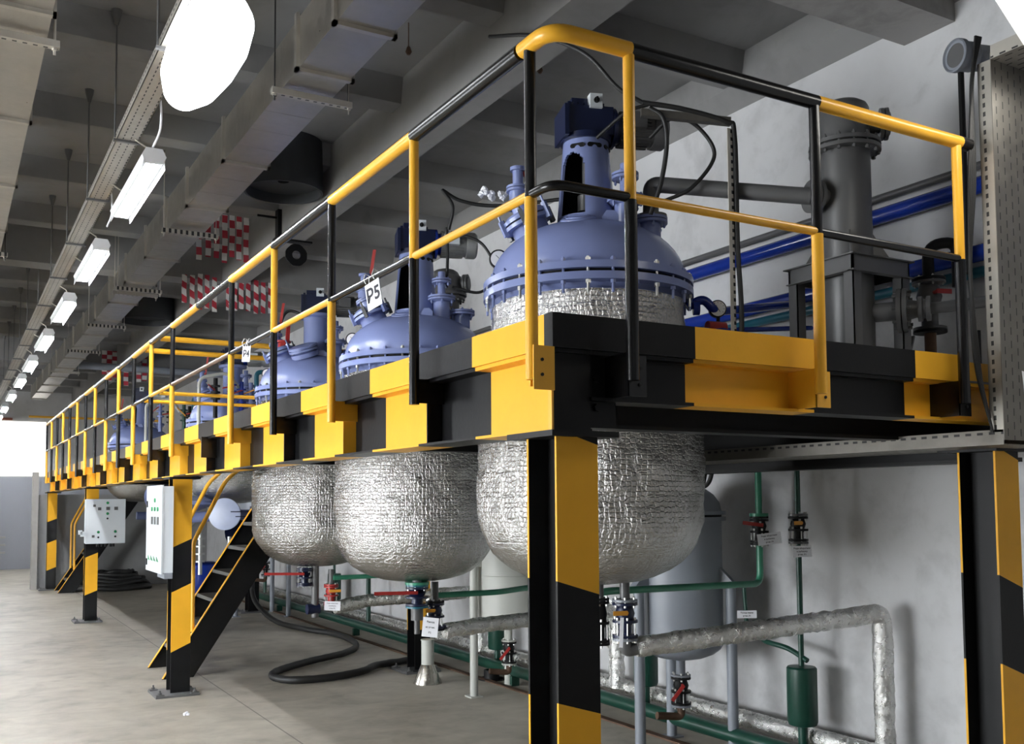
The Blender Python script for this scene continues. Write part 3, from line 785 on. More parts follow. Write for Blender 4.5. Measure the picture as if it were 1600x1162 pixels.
# unseen second row of the same lamps, added to light the left aisle
for i, y in enumerate((-1.2, 1.2, 3.6, 6.0)):
    lamp(y, 'lit batten lamp of the added unseen row over the left aisle, number of four from the front'.replace('number of four', ['first', 'second', 'third', 'fourth'][i]), x=-3.9)
t = thing('cable_tray', 'slotted cable tray carrying the row of lamps', 'cable tray', (-.72, 12, 4.06))
b = MB().box(-.79, -.655, -4, YF, 4.05, 4.054, 0).box(-.79, -.786, -4, YF, 4.05, 4.10, 1).box(-.659, -.655, -4, YF, 4.05, 4.10, 1)
b.build('tray_channel', [M_TRAYH, M_TRAYS], t)
b = MB().tube([(-.72, -4, 4.075), (-.72, YF, 4.075)], .02, 8).tube([(-.75, -4, 4.07), (-.75, YF, 4.07)], .012, 8); b.build('cables', M_RUB, t)
for y in [2.4, 3.85, 5.24, 6.7, 8.2, 9.8, 11.6, 13.1, 14.6, 16.1, 17.6]:
    b = MB().cyl((-.80, y, 4.06), (-.80, y, 4.88), .006, n=8).lathe((-.80, y, 4.80), [(.012, 0), (.03, .07), (.035, .1)], 12)
    b.box(-.81, -.64, y-.012, y+.012, 4.035, 4.05)
    solo('threaded_rod', b, M_GRD, 'thin threaded rod holding the slotted cable tray to the ceiling', 'hanger rod', (-.80, y, 4.06), 'hanger rods of the lamp tray')
for y0, w_ in ((3.2, 'second'), (5.2, 'third')):
    b = MB().tube(spline([(-.66, y0, 4.10), (-.62, y0+.1, 4.13), (-.60, y0+.2, 4.0), (-.60, y0+.45, 3.96)], 6), .007, 8)
    solo('lamp_lead', b, M_WHP, 'short white lead from the cable tray to the %s lamp of the row' % w_, 'cable', (-.62, y0+.2, 4.0))

# ================================================================== DUCTS
DX0, DX1, DZ0, DZ1 = .02, .335, 4.2, 4.50
joints = [-3.0, -1.8, -.5, .8, 2.0, 2.62, 4.33, 5.55, 6.45, 7.5, 8.75, 10.0, 11.3, 12.6, 13.9, 15.2, 16.6, 18, 19.5, 21, 22.5]
t = thing('air_duct', 'long rectangular galvanised air duct above the platform edge', 'duct', (.18, 10, 4.2))
for a, c in zip(joints, joints[1:]):
    b = MB().box(DX0, DX1, a+.004, c-.004, DZ0, DZ1)
    n = max(1, int((c-a)/.32))
    for i in range(1, n):
        y = a+(c-a)*i/n; b.box(DX0-.001, DX1+.001, y-.002, y+.002, DZ0-.0015, DZ1)
    b.build('duct_section', M_DUCT, t)
for y in joints:
    b = MB().box(DX0-.022, DX0, y-.018, y+.018, DZ0-.022, DZ1+.02).box(DX1, DX1+.022, y-.018, y+.018, DZ0-.022, DZ1+.02).box(DX0-.022, DX1+.022, y-.018, y+.018, DZ0-.022, DZ0)
    b.build('joint_flange', M_GALV, t)
for i, y in enumerate([2.89, 6.27, 8.95, 9.2, 11.55, 14.1, 16.9]):
    b = MB().box(DX0-.08, DX1+.11, y-.02, y+.02, DZ0-.062, DZ0-.024); 
    for x in (DX0-.06, DX1+.09): b.cyl((x, y, DZ0-.10), (x, y, 4.89), .005, n=8).lathe((x, y, DZ0-.075), [(.014, 0), (.014, .012)], 6)
    solo('duct_hanger', b, M_STRUTX, 'slotted strut with two rods carrying the long duct above the platform edge', 'duct hanger', (.18, y, 4.14), 'trapeze hangers of the long duct')
t = thing('air_duct', 'wide galvanised air duct at the left edge of the picture', 'duct', (-1.6, 8, 4.2))
js = [-3, -1.5, 0, 1.5, 2.6, 4.21, 5.67, 7.1, 8.6, 10.1, 11.6, 13.1, 14.6, 16.1]
for a, c in zip(js, js[1:]): MB().box(-2.0, -1.28, a+.004, c-.004, 4.2, 4.5).build('duct_section', M_DUCT, t)
for y in js: MB().box(-2.02, -1.262, y-.018, y+.018, 4.178, 4.2).box(-1.28, -1.262, y-.018, y+.018, 4.178, 4.51).build('joint_flange', M_GALV, t)
for y in (2.88, 7.9, 12.4):
    b = MB().box(-2.1, -1.22, y-.02, y+.02, 4.14, 4.178)
    for x in (-1.245, -2.08): b.cyl((x, y, 4.10), (x, y, 4.89), .007, n=8).lathe((x, y, 4.125), [(.014, 0), (.014, .012)], 6).lathe((x, y, 4.86), [(.03, 0), (.03, .03)], 10)
    solo('duct_hanger', b, M_STRUTX, 'slotted strut with rods under the wide duct at the left edge', 'duct hanger', (-1.6, y, 4.15), 'trapeze hangers of the left duct')
for (x, y, r, zb, lab) in ((.86, 5.62, .345, 4.45, 'black round ventilation collar on the ceiling beside the main beam, the nearer one'), (.86, 12.4, .40, 4.42, 'black round ventilation collar on the ceiling farther down the platform')):
    b = MB().lathe((x, y, zb), [(r, 0), (r, 4.9-zb), (r-.02, 4.9-zb), (r-.02, .10), (.05, .11), (.05, .10), (r-.02, .09), (r-.02, 0)], 48, closed=True)
    solo('ventilation_collar', b, paint('sooty_black_sheet', (.035, .038, .042), .6), lab, 'vent', (x, y, zb))
# bracket under the main beam
t = thing('lifting_eye_bracket', 'black steel bracket with a round hole under the main ceiling beam', 'bracket', (1.42, 7.1, 4.45))
b = MB(); hexo = []
for i in range(24):
    a = 2*PI*i/24; hexo.append((1.46+.045*math.cos(a), 7.1, 4.30+.045*math.sin(a)))
out = []
for i in range(24):
    a = 2*PI*i/24; rr = .115/max(abs(math.cos(a)), abs(math.sin(a)), (abs(math.cos(a))+abs(math.sin(a)))*.72); out.append((1.46+rr*math.cos(a), 7.1, 4.30+rr*math.sin(a)))
V_ = hexo+out+[(p[0], p[1]+.02, p[2]) for p in hexo+out]
F_ = []
for i in range(24):
    j = (i+1) % 24; F_ += [(i, j, 24+j, 24+i), (48+i, 72+i, 72+j, 48+j), (i, 48+i, 48+j, j), (24+i, 24+j, 72+j, 72+i)]
b.add(V_, F_); b.build('eye_plate', M_KM, t)
MB().box(1.22, 1.62, 7.06, 7.16, 4.43, 4.45).box(1.20, 1.24, 6.9, 7.0, 4.40, 4.70).cyl((1.0, 6.95, 4.62), (1.2, 6.95, 4.62), .012).build('clamp_plate', M_KM, t)
for (x, y, z) in ((.95, 1.95, 4.62), (.93, 3.1, 4.68), (1.9, 3.0, 4.72)):
    b = MB().lathe((x, y, z), [(.01, 0), (.022, .02), (.012, .05), (.004, .06)], 10).cyl((x, y, z+.05), (x, y, 4.9), .004, n=6)
    solo('ceiling_hook', b, M_RUST, 'small rusty hook left in the ceiling', 'hook', (x, y, z), 'rusty hooks in the ceiling')

# ================================================================== BARRIER TAPE STRIPS
tm1 = [tape_mat('red_white_checked_tape_%s' % c, p, True) for c, p in (('a', 0), ('b', .5), ('c', .15), ('d', .72))]
tm2 = [tape_mat('red_white_slanted_tape_%s' % c, p, False) for c, p in (('a', 0), ('b', .3))]
def strips(xs, y, zt, zb, mats, grp, lab, jit=.05, w=.062):
    for i, x in enumerate(xs):
        z1 = zt+random.uniform(-.02, .02); z0 = zb+random.uniform(-jit, jit); n = 8; yy = y-.012+random.uniform(-.012, .0)
        vs = []; fs = []
        for k in range(n+1):
            z = z1+(z0-z1)*k/n; o = .012*math.sin(k*1.1+i); 
            vs += [(x-w/2+o*.4, yy+o, z), (x+w/2+o*.4, yy+o*.5, z), (x-w/2+o*.4, yy+o+.0015, z), (x+w/2+o*.4, yy+o*.5+.0015, z)]
        for k in range(n): a = 4*k; fs += [(a, a+4, a+5, a+1), (a+2, a+3, a+7, a+6), (a, a+2, a+6, a+4), (a+1, a+5, a+7, a+3)]
        solo('tape_strip', MB().add(vs, fs), mats[i % len(mats)], lab, 'barrier tape', (x, y, z0), grp, flat=True)
strips([.66, .76, .85, .94, 1.02, 1.10, 1.18], 8.05, 4.92, 4.40, tm1, 'checked tape strips by the main beam', 'red and white checked tape strip hanging near the ceiling behind the long duct', w=.058)
strips([.775, .87, .965, 1.05, 1.14, 1.31, 1.39, 1.47, 1.56, 1.66, 1.75, 1.84], 9.34, 4.50, 4.10, tm2, 'slanted tape strips on the cross beam', 'red and white slanted tape strip hanging from the cross beam over the platform', w=.058)
strips([1.0, 1.10, 1.2, 1.3, 1.42, 1.55, 1.66, 1.77], 17.88, 4.75, 4.2, tm1, 'tape strips far down the hall', 'red and white tape strip hanging far down the hall above the railing', .15, .09)

# ================================================================== RIGHT END: UPRIGHT TRAY, FLAT TRAY, LAMP
t = thing('cable_tray', 'upright slotted cable tray at the right end of the platform', 'cable tray', (2.4, -.12, 1.96))
MB().box(2.2, 2.62, -.152, -.149, 1.955, 3.63).build('tray_channel', M_TRAYV, t)
MB().box(2.2, 2.203, -.149, -.09, 1.99, 3.60).box(2.2, 2.212, -.092, -.089, 1.99, 3.6).build('tray_side', M_TRAYVS, t)
MB().box(2.617, 2.62, -.149, -.09, 1.99, 3.60).build('tray_side', M_TRAYVS, t)
MB().box(2.2, 2.62, -2.6, -.152, 3.60, 3.603, 0).box(2.2, 2.203, -2.6, -.152, 3.603, 3.66, 1).build('upper_tray_run', [M_TRAYH, M_TRAYS], t)
b = MB().box(2.2, 2.595, -.148, 3.6, 1.936, 1.939, 0).box(2.2, 2.203, -.148, 3.6, 1.939, 2.0, 1).box(2.592, 2.595, -.148, 3.6, 1.939, 2.0, 1)
solo('cable_tray', b, [M_TRAYHD, M_TRAYSD], 'flat slotted cable tray running under the platform from the upright tray', 'cable tray', (2.4, 1.7, 1.955))
b = MB()
for i, dx in enumerate((.215, .2, .23, .24)):
    pts = [(2.2-dx*.06+.01*i, -.11+.02*i, 1.99+.06*i), (2.155+.008*i, -.06, 2.3), (2.16, -.05, 2.7), (2.145+.012*i, -.07, 3.1), (2.17, -.08, 3.5), (2.18+.01*i, -.1, 3.72)]
    b.tube(spline(pts, 8), .006+.001*i, 8)
solo('cable_bundle', b, M_RUB, 'bundle of black cables tied along the upright tray', 'cables', (2.16, -.07, 2.0))
o = solo('torn_label', MB().prism([(2.335, -.1545, 2.255), (2.42, -.1545, 2.245), (2.415, -.1545, 2.20), (2.395, -.1545, 2.19), (2.39, -.1545, 2.13), (2.35, -.1545, 2.125)], (0, .001, 0)), M_WHP, 'torn white sticker with a dark blot on the upright tray', 'sticker', (2.37, -.154, 2.2))
MB().lathe((2.36, -.1552, 2.215), [(.018, 0), (.018, .0008)], 14, (0, 1, 0)).build('ink_blot', M_GRD, o)
b = MB(); t = thing('ceiling_lamp', 'bright lamp panel cut by the upper right corner', 'lamp', (1.05, -1.0, 3.2))
A = Vector((.62, .68, .35)).normalized()
# end cap pipe of the extract line
t2 = thing('extract_pipe_end', 'grey plastic pipe stub with open socket end high on the right', 'pipe', (2.55, .1, 3.85))
d = Vector((.97, -.24, .02)).normalized(); p = Vector((2.40, .16, 3.79))
MB().lathe(p, [(.072, 0), (.077, .005), (.077, .03), (.068, .034), (.068, .10), (.060, .11), (.060, .6), (.055, .6), (.055, .01), (.066, .01)], 36, d, closed=True).build('pipe_socket', M_GR, t2)
MB().lathe(p+d*.012, [(.066, 0), (.066, .006)], 30, d).build('end_disc', M_GRD, t2)
q = C0 = cam.matrix_world.translation
def lamp_box(t, c, ax, L, w):
    ax = Vector(ax).normalized(); sd = Vector((ax.y, -ax.x, 0)).normalized(); up = sd.cross(ax)
    MB().obox(c, (ax, sd, up), (L, w, .03)).build('housing', M_LAMPW, t)
    MB().obox(Vector(c)-up*.034, (ax, sd, up), (L*.97, w*.9, .008)).build('lens', emis_mat('soft_white_panel', (1, .97, .9), 14.0), t)
t['_o'] = (1.05, -1.0, 3.2)
lamp_box(t, (1.87, -.625, 3.535), (.935, .355, 0), .62, .145)
for q_ in (-.45, .22): MB().cyl((1.87+.935*q_, -.625+.355*q_, 3.56), (1.87+.935*q_, -.625+.355*q_, 4.9), .006, n=8).build('hanging_rod', M_GALV, t)

# ================================================================== CONDENSERS ON THE PLATFORM
def condenser(x, y, label, full=True):
    t = thing('condenser', label, 'condenser', (x, y, 2.232))
    b = MB(); r = .130
    b.lathe((x, y, 0), [(.10, 2.26), (r, 2.34), (r, 3.585)], 36); b.lathe((x, y, 0), [(r+.055, 3.565), (r+.055, 3.585)], 36)
    b.lathe((x, y, 0), [(r+.04, 3.585), (r+.04, 3.597)], 30, mat=1); b.lathe((x, y, 0), [(r+.055, 3.597), (r+.055, 3.617)], 36)
    b.build('shell', [M_GRD, M_KM], t)
    prof = [(r, 3.617), (r, 3.80)]+[(r*math.cos(a), 3.80+.06*math.sin(a)) for a in (.4, .8, 1.2, 1.5)]
    MB().lathe((x, y, 0), prof, 36).build('head', M_GRD, t)
    for q_ in range(14):
        a = 2*PI*q_/14+.1; bx, by = x+(r+.038)*math.cos(a), y+(r+.038)*math.sin(a)
        MB().cyl((bx, by, 3.545), (bx, by, 3.64), .006, n=6).lathe((bx, by, 3.547), [(.011, 0), (.011, .013)], 6).lathe((bx, by, 3.617), [(.011, 0), (.011, .013)], 6).build('flange_bolt', M_GRD, t)
    # top side nozzle
    d = Vector((.72, -.69, 0)); p = Vector((x, y, 3.71)); b = MB().cyl(p+d*.08, p+d*.20, .045, n=20)
    flange_pair(b, p+d*.18, d, .085, .018, .006, 26); b.lathe(p+d*.222, [(.07, 0), (.06, .01)], 20, d); b.build('top_nozzle', [M_GRD, M_KM], t)
    # side nozzle toward the reactor
    d = Vector((-.97, .25, 0)); p = Vector((x, y, 3.32)); b = MB().cyl(p+d*.10, p+d*.20, .045, n=20)
    flange_pair(b, p+d*.17, d, .088, .02, .006, 26); b.build('side_nozzle', [M_GRD, M_ALU], t)
    for sx in (-1, 1): 
        q = Vector((x, y, 3.27))+TOW*.0+LEFT*sx*.0
    # gussets
    for a in (PI*.25, PI*.75, PI*1.25, PI*1.75):
        c, s_ = math.cos(a), math.sin(a)
        MB().prism([(x+c*r, y+s_*r, 3.12), (x+c*(r+.085), y+s_*(r+.085), 2.975), (x+c*(r+.085), y+s_*(r+.085), 2.955), (x+c*r, y+s_*r, 2.955)], (-s_*.008, c*.008, 0)).build('gusset', M_GRD, t)
    # support frame
    h = .215; f = MB()
    for (a0, a1, b0, b1) in ((-h, h, -h, -h+.012), (-h, h, h-.012, h), (-h, -h+.012, -h, h), (h-.012, h, -h, h)): f.box(x+a0, x+a1, y+b0, y+b1, 2.87, 2.955)
    f.box(x-h-.02, x+h+.02, y-h-.02, y+h+.02, 2.949, 2.955); f.box(x-h-.02, x+h+.02, y-h-.02, y-h+.02, 2.865, 2.870).box(x-h-.02, x-h+.02, y-h, y+h, 2.865, 2.870)
    f.build('frame_top', M_GRD, t)
    for sx in (-1, 1):
        for sy in (-1, 1):
            xx, yy = x+sx*(h-.03), y+sy*(h-.03)
            MB().box(xx-.03, xx+.03, yy-.03, yy-.024, 2.232, 2.87).box(xx-.03, xx-.024, yy-.03, yy+.03, 2.232, 2.87).build('frame_leg', M_GRD, t)
    MB().obox((x+.17, y-.19, 2.36), ((.35, 0, .94), (0, 1, 0), (1, 0, -.3)), (.22, .022, .005)).build('brace', M_GRD, t)
    d = Vector((.55, -.83, 0)); p = Vector((x, y, 2.69)); b = MB().cyl(p+d*.10, p+d*.27, .05, n=20); e = flange_pair(b, p+d*.24, d, .115, .022, .006, 32)
    b.lathe(e, [(.055, 0), (.045, .04), (.045, .06)], 20, d); 
    lo = b.build('lower_nozzle', [M_GRD, M_KM], t); 
    u_ = Vector((-d.y, d.x, 0))
    for q_ in range(8):
        a = 2*PI*q_/8; c_ = p+d*.24+(u_*math.cos(a)+Vector((0, 0, 1))*math.sin(a))*.094
        MB().cyl(c_-d*.02, c_+d*.07, .009, n=6).build('stud_bolt', M_GRD, lo)
    return t
condenser(2.50, .89, 'tall dark grey condenser on an angle frame at the right of the platform')
c2 = condenser(2.30, 5.30, 'grey condenser with a bent vapour pipe behind the second reactor')
MB().tube(sub(fil([(1.98, 4.75, 2.6), (1.98, 4.75, 3.42), (2.30, 5.30, 3.42)], .22, 8), .05), .065, 18).build('vapour_bend', M_GRD, c2)
b = MB().lathe((2.30, 5.30, 3.60), [(.20, 0), (.20, .02)], 30).lathe((2.30, 5.30, 3.62), [(.18, 0), (.15, .16), (.05, .2)], 30); b.build('upper_head', M_GRD, c2)
# pipe from R1 nozzle to condenser
b = MB().tube(fil([(1.76, 1.62, 3.31), (1.76, 1.62, 3.50), (2.30, .945, 3.32)], .05), .045, 16).lathe((1.76, 1.62, 3.302), [(.09, 0), (.09, .015)], 24)
b
solo('vapour_pipe', b, M_GRD, 'dark grey pipe from the nearest reactor lid to the tall condenser', 'pipe', (1.9, 1.4, 3.4))
# line right of condenser
t = thing('pipe_assembly', 'grey flanged pipe with valves beside the condenser frame', 'pipe', (2.9, .55, 2.7))
MB().tube(fil([(2.67, .64, 2.69), (2.76, .50, 2.69), (3.05, .30, 2.73), (3.25, .25, 2.73)], .04), .030, 14).lathe((2.69, .61, 2.69), [(.065, 0), (.065, .02), (.05, .025), (.05, .035), (.065, .04), (.065, .06)], 24, (.55, -.83, 0)).build('pipe_run', M_GRD, t)
x, y = 2.93, .72
MB().cyl((x, y, 2.24), (x, y, 2.60), .030, n=14).build('riser', M_RUST, t)
valve(t, (x, y, 2.90), .085, .30, (M_KM, M_GRD), True, .08, (1, -.3, 0), M_R, 'riser_valve')
MB().tube(fil([(x, y, 2.90), (x, y, 3.08), (x+.12, y-.09, 3.10), (x+.12, y-.09, 2.85)], .07), .03, 14).build('return_bend', M_KM, t)
MB().cyl((3.08, .55, 2.24), (3.08, .55, 2.6), .018).cyl((3.02, .55, 2.9), (3.02, .55, 4.1), .016).build('thin_riser', M_KM, t)

# ================================================================== WALL PIPES
for nm_, x, z, r, mt, lab in (('wall_pipe', 3.22, 3.375, .048, M_BV, 'thick bright blue pipe along the right wall, the upper one'), ('wall_pipe', 3.22, 3.055, .048, M_BV, 'thick bright blue pipe along the right wall, the lower one'),
        ('wall_pipe', 3.24, 2.955, .030, M_TEAL, 'thin dark teal pipe under the lower blue pipe on the wall'), ('wall_pipe', 3.26, 3.50, .022, M_GRD, 'thin grey pipe above the upper blue pipe on the wall')):
    b = MB().tube([(x, -2.5, z+(.06 if z > 3.3 else .0)), (x, YF-.2, z-.04)], r, 16)
    for y in range(0, 24, 3): b.box(x-.01, XW, y+.3, y+.32, z-r-.02, z-r)
    solo(nm_, b, mt, lab, 'pipe', (x, 9, z))
# R1 side inlet with gauge
t = thing('pressure_gauge', 'white faced round pressure gauge on the blue pipe right of the nearest reactor', 'gauge', (2.1, 1.46, 2.75))
d = TOW.normalized(); p = Vector((2.10, 1.46, 2.79))
MB().lathe(p-d*.03, [(.046, 0), (.050, .004), (.050, .028), (.046, .032)], 30, d).cyl(p-Vector((0, 0, .05)), p-Vector((0, 0, .14)), .010, n=10).build('case', M_KM, t)
dl = MB().lathe(p+d*.0015, [(.043, 0), (.043, .0015)], 30, d).build('dial', M_GLASS, t)
b = MB().obox(p+d*.005, (LEFT*.6+Vector((0, 0, 1)), d, LEFT), (.022, .0008, .0016))
for i in range(9):
    a = -2.2+4.4*i/8; r_ = -LEFT*math.sin(a)+Vector((0, 0, 1))*math.cos(a); b.obox(p+d*.004+r_*.035, (r_, d, r_.cross(d)), (.004, .0008, .001))
b.build('dial_marks', M_INK, dl)
b = MB().tube(fil([(1.95, 1.55, 2.80), (2.03, 1.5, 2.85), (2.08, 1.47, 2.78), (2.2, 1.55, 2.80), (3.2, 1.9, 3.0)], .04), .026, 14).tube(fil([(1.92, 1.50, 2.66), (2.10, 1.42, 2.66), (3.1, 1.7, 2.8)], .03), .016, 10)
b.cyl((1.97, 1.52, 2.79), (2.0, 1.5, 2.79), .04, n=18)
solo('cooling_pipe', b, M_BV, 'blue inlet pipe joining the nearest reactor shell from the wall', 'pipe', (2.1, 1.5, 2.8))
b = MB().cyl((2.02, 1.46, 2.68), (2.13, 1.44, 2.68), .032, n=14).cyl((2.10, 1.45, 2.58), (2.10, 1.45, 2.68), .02, n=12)
solo('small_valve', b, M_R, 'small red valve below the white gauge', 'valve', (2.07, 1.45, 2.68))
# slotted angle post and cable bridge
t = thing('slotted_cable_post', 'slotted steel post with black cable and crossbar beside the nearest reactor', 'cable support', (1.97, 1.22, 2.232))
MB().box(1.958, 1.996, 1.205, 1.208, 2.232, 3.72).box(1.992, 1.996, 1.205, 1.24, 2.232, 3.72).build('post', M_STRUTZ, t)
MB().obox((1.78, 1.335, 3.79), ((.82, -.45, -.10), (0, 0, 1), (.45, .82, 0)), (.245, .02, .02)).build('crossbar', galv_mat('dark_slotted_bar', .2, .5), t)
MB().tube(spline([(2.005, 1.20, 2.3), (2.02, 1.19, 2.7), (2.01, 1.20, 3.1), (2.005, 1.2, 3.68), (1.96, 1.22, 3.76), (1.75, 1.33, 3.83), (1.57, 1.44, 3.87)], 8), .014, 10).build('cable', M_RUB, t)
ax_ = Vector((.95, -.31, 0))
c0 = Vector((1.45, 1.81, zg1+.09))
def cable(pts, r, lab, mat=M_RUB): solo('power_cable', MB().tube(spline(pts, 12), r, 10), mat, lab, 'cable', pts[0])
cable([(1.57, 1.44, 3.87), (1.45, 1.5, 3.95), (1.30, 1.6, 4.15), (1.18, 1.9, 4.35), (1.1, 2.3, 4.5)], .011, 'black cable sagging from the ceiling beam to the top of the cable post')
cable([(1.60, 1.42, 3.86), (1.50, 1.50, 3.82), (1.42, 1.66, 3.72)], .010, 'short black cable from the cable post to the isolator switch of the nearest reactor')
cable([(1.60, 1.42, 3.84), (1.66, 1.38, 3.78), (1.70, 1.40, 3.65), (1.69, 1.44, 3.45), (1.66, 1.50, 3.28)], .013, 'black cable hanging down past the motor of the nearest reactor')
cable([(1.68, 1.52, 3.72), (1.74, 1.40, 3.80), (1.86, 1.34, 3.76), (1.95, 1.30, 3.60), (1.84, 1.36, 3.42), (1.72, 1.45, 3.35)], .011, 'looped black cable beside the motor of the nearest reactor')
z2 = zg2+.09
cable([(1.60, 3.95, z2+.40), (1.64, 3.85, z2+.25), (1.63, 3.9, z2+.08)], .013, 'black cable coming down onto the motor of the second reactor')
cable([(1.66, 3.92, z2+.07), (1.86, 3.80, z2-.02), (1.95, 3.74, z2-.25), (1.85, 3.8, z2-.40), (1.66, 3.9, z2-.36)], .011, 'looped black cable beside the silver motor of the second reactor')
cable([(1.62, 3.92, z2+.1), (1.63, 3.92, z2-.1), (1.63, 3.94, z2-.36)], .012, 'straight black cable below the motor of the second reactor')
cable([(1.60, 3.95, z2+.40), (1.75, 3.9, z2+.32), (2.0, 3.75, z2+.28), (2.4, 3.4, z2+.30)], .014, 'dark cable run over the second reactor motor toward the wall')
cable([(1.36, 6.5, zg3), (1.22, 6.6, zg3+.05), (1.14, 6.6, zg3-.1), (1.12, 6.6, zg3-.35)], .014, 'arched black cable left of the third reactor drive')

# ================================================================== UNDER THE PLATFORM: TANKS
def tank(x, y, mat, label, r=.295, zb=.74, zt=1.9, legs=True, legmat=None, lr=.36, ztk=None):
    t = thing('receiver_tank', label, 'tank', (x, y, 0))
    prof = [(.02, zb-.13)]+[(r*math.sin(a), zb-.13+.13*(1-math.cos(a))) for a in (.3, .6, .9, 1.2, 1.45)]+[(r, zb+.02), (r, zt-.33)]
    b = MB().lathe((x, y, 0), prof, 48); b.build('shell', mat, t)
    b = MB().lathe((x, y, 0), [(r+.03, zt-.33), (r+.03, zt-.305)], 40).lathe((x, y, 0), [(r, zt-.305), (r, zt-.29)], 40, mat=1).lathe((x, y, 0), [(r+.03, zt-.29), (r+.03, zt-.265)], 40)
    prof = [(r, zt-.265)]+[(r*math.cos(a), zt-.265+.20*math.sin(a)) for a in (.3, .6, .9, 1.2, 1.45)]
    b.lathe((x, y, 0), prof, 40); b.build('lid', [mat, M_KM], t)
    fwd = Vector((.485, .875, 0))
    for d in (fwd, Vector((-1.0, -.017, 0)), Vector((.515, -.857, 0))):
        p = Vector((x, y, 0))+d*lr; q = Vector((x, y, 0))+d*(r-.01); sd = Vector((-d.y, d.x, 0))
        MB().cyl(p+Vector((0, 0, .012)), p+Vector((0, 0, 1.14)), .036, n=18).box(p.x-.06, p.x+.06, p.y-.06, p.y+.06, 0, .012).build('leg', legmat or mat, t)
        MB().prism([q+sd*.03+Vector((0, 0, 1.26)), q+sd*.03+Vector((0, 0, 1.13)), p+sd*.03+d*.05+Vector((0, 0, 1.13))], -sd*.06).build('leg_bracket', mat, t)
    MB().cyl((x, y, zb-.12), (x, y, zb-.24), .032, n=16).build('bottom_nozzle', mat, t)
    valve(t, (x, y, zb-.23), .068, .22, (mat, M_KM), True, .12, (-.6, .2, -.75), M_R, 'drain_valve')
    MB().tube(fil([(x, y, zb-.45), (x, y, zb-.52), (x-.18, y+.04, zb-.50)], .06), .026, 14).build('drain_elbow', M_RUST, t)
    return t
T1 = tank(2.78, 2.64, M_GR, 'blue grey upright receiver tank on three legs behind the nearest reactor')
T2 = tank(2.76, 4.96, M_CREAM, 'pale grey upright receiver tank on three legs behind the second reactor', zb=.70)
T5 = tank(2.62, 12.1, M_GR, 'grey receiver tank beyond the stairs, only its round bottom and legs showing', r=.40, zb=1.04, lr=.46, zt=2.1)
b = MB().tube([(2.47, 4.96, 1.05)]+[(2.76-.297*math.cos(a), 4.96-.297*math.sin(a), 1.05) for a in (.3, .6, .9, 1.2, 1.5, 1.8, 2.1, 2.4)], .006, 6); b.build('weld_band', M_CREAM, T2)

def pot(x, y, zc, label, top=1.93, lower=True, valve_z=None):
    t = thing('condensate_pot', label, 'pot', (x, y, zc))
    MB().lathe((x, y, 0), [(.03, zc-.20), (.085, zc-.185), (.093, zc-.165), (.093, zc+.165), (.085, zc+.175), (.03, zc+.18)], 30).build('body', M_GD, t)
    MB().cyl((x, y, zc+.17), (x, y, top), .018, n=12).build('upper_pipe', M_GD, t)
    MB().cyl((x, y, .15), (x, y, zc-.18), .030, n=14).build('lower_pipe', M_GD, t)
    if valve_z: valve(t, (x, y, valve_z), .062, .19, (M_GRD, M_KM), True, .05, (-1, .3, 0), M_OR, 'shut_off_valve')
    return t
P1 = pot(3.05, 1.80, .485, 'dark green cylindrical pot on the wall beside the foil pipe, the nearest one', valve_z=1.62)
MB().tube(fil([(3.06, 1.76, .70), (3.05, 1.9, .76), (3.06, 2.15, .78), (3.06, 2.22, .90)], .06), .017, 12).lathe((3.06, 2.22, .87), [(.06, 0), (.06, .02)], 18).build('side_pipe', M_GD, P1)
P2 = pot(3.05, 3.37, .48, 'dark green cylindrical pot behind the blue grey tank', top=.95)
P3 = pot(3.05, 5.68, .46, 'dark green cylindrical pot under the foil pipe behind the second reactor', top=.95)
P4 = pot(3.05, 10.25, .55, 'dark green cylindrical pot seen below the third reactor', top=1.3)
b = MB().cyl((3.05, 9.0, .2), (3.05, 9.0, 1.3), .03); solo('green_riser', b, M_GD, 'dark green riser between the third reactor outlet and the wall', 'pipe', (3.05, 9, .2))
b = MB().cyl((3.05, 13.6, .2), (3.05, 13.6, 1.5), .03); solo('green_riser', b, M_GD, 'dark green riser behind the grey tank near the stairs', 'pipe', (3.05, 13.6, .2))
# mint green lines
t = thing('mint_green_pipe', 'mint green pipe running below the nearest reactor and rising by the wall', 'pipe', (3.05, 2.1, 1.15))
MB().tube(fil([(1.48, 1.90, 1.17), (1.62, 1.92, 1.19), (3.05, 2.14, 1.155), (3.05, 2.14, 2.2)], .07), .022, 14).build('pipe_run', M_G, t)
MB().lathe((3.05, 2.14, 1.60), [(.062, 0), (.062, .02)], 18).build('pipe_flange', M_G, t)
valve(t, (3.05, 2.14, 1.60), .062, .19, (M_KM, M_KM), True, .14, (-.95, .2, .12), M_R, 'shut_off_valve')
MB().tube(fil([(2.98, 2.22, 1.14), (3.0, 2.22, .86)], .02), .014).build('branch_pipe', M_GD, t)
b = MB().tube(fil([(1.56, 4.02, 1.0), (2.1, 4.0, 1.0), (3.05, 4.30, 1.03), (3.05, 4.30, 2.2)], .07), .023, 14).lathe((1.36, 3.9, 1.10), [(.09, 0), (.09, .018)], 20)
solo('mint_green_pipe', b, M_G, 'bright mint green pipe running below the second reactor', 'pipe', (2.3, 4, 1.0))
b = MB().tube(fil([(1.56, 6.22, .99), (2.3, 6.22, .99), (3.05, 6.28, 1.05), (3.05, 6.28, 2.2)], .07), .023, 14)
solo('mint_green_pipe', b, M_G, 'mint green pipe running below the third reactor', 'pipe', (2.3, 6.3, 1.0))
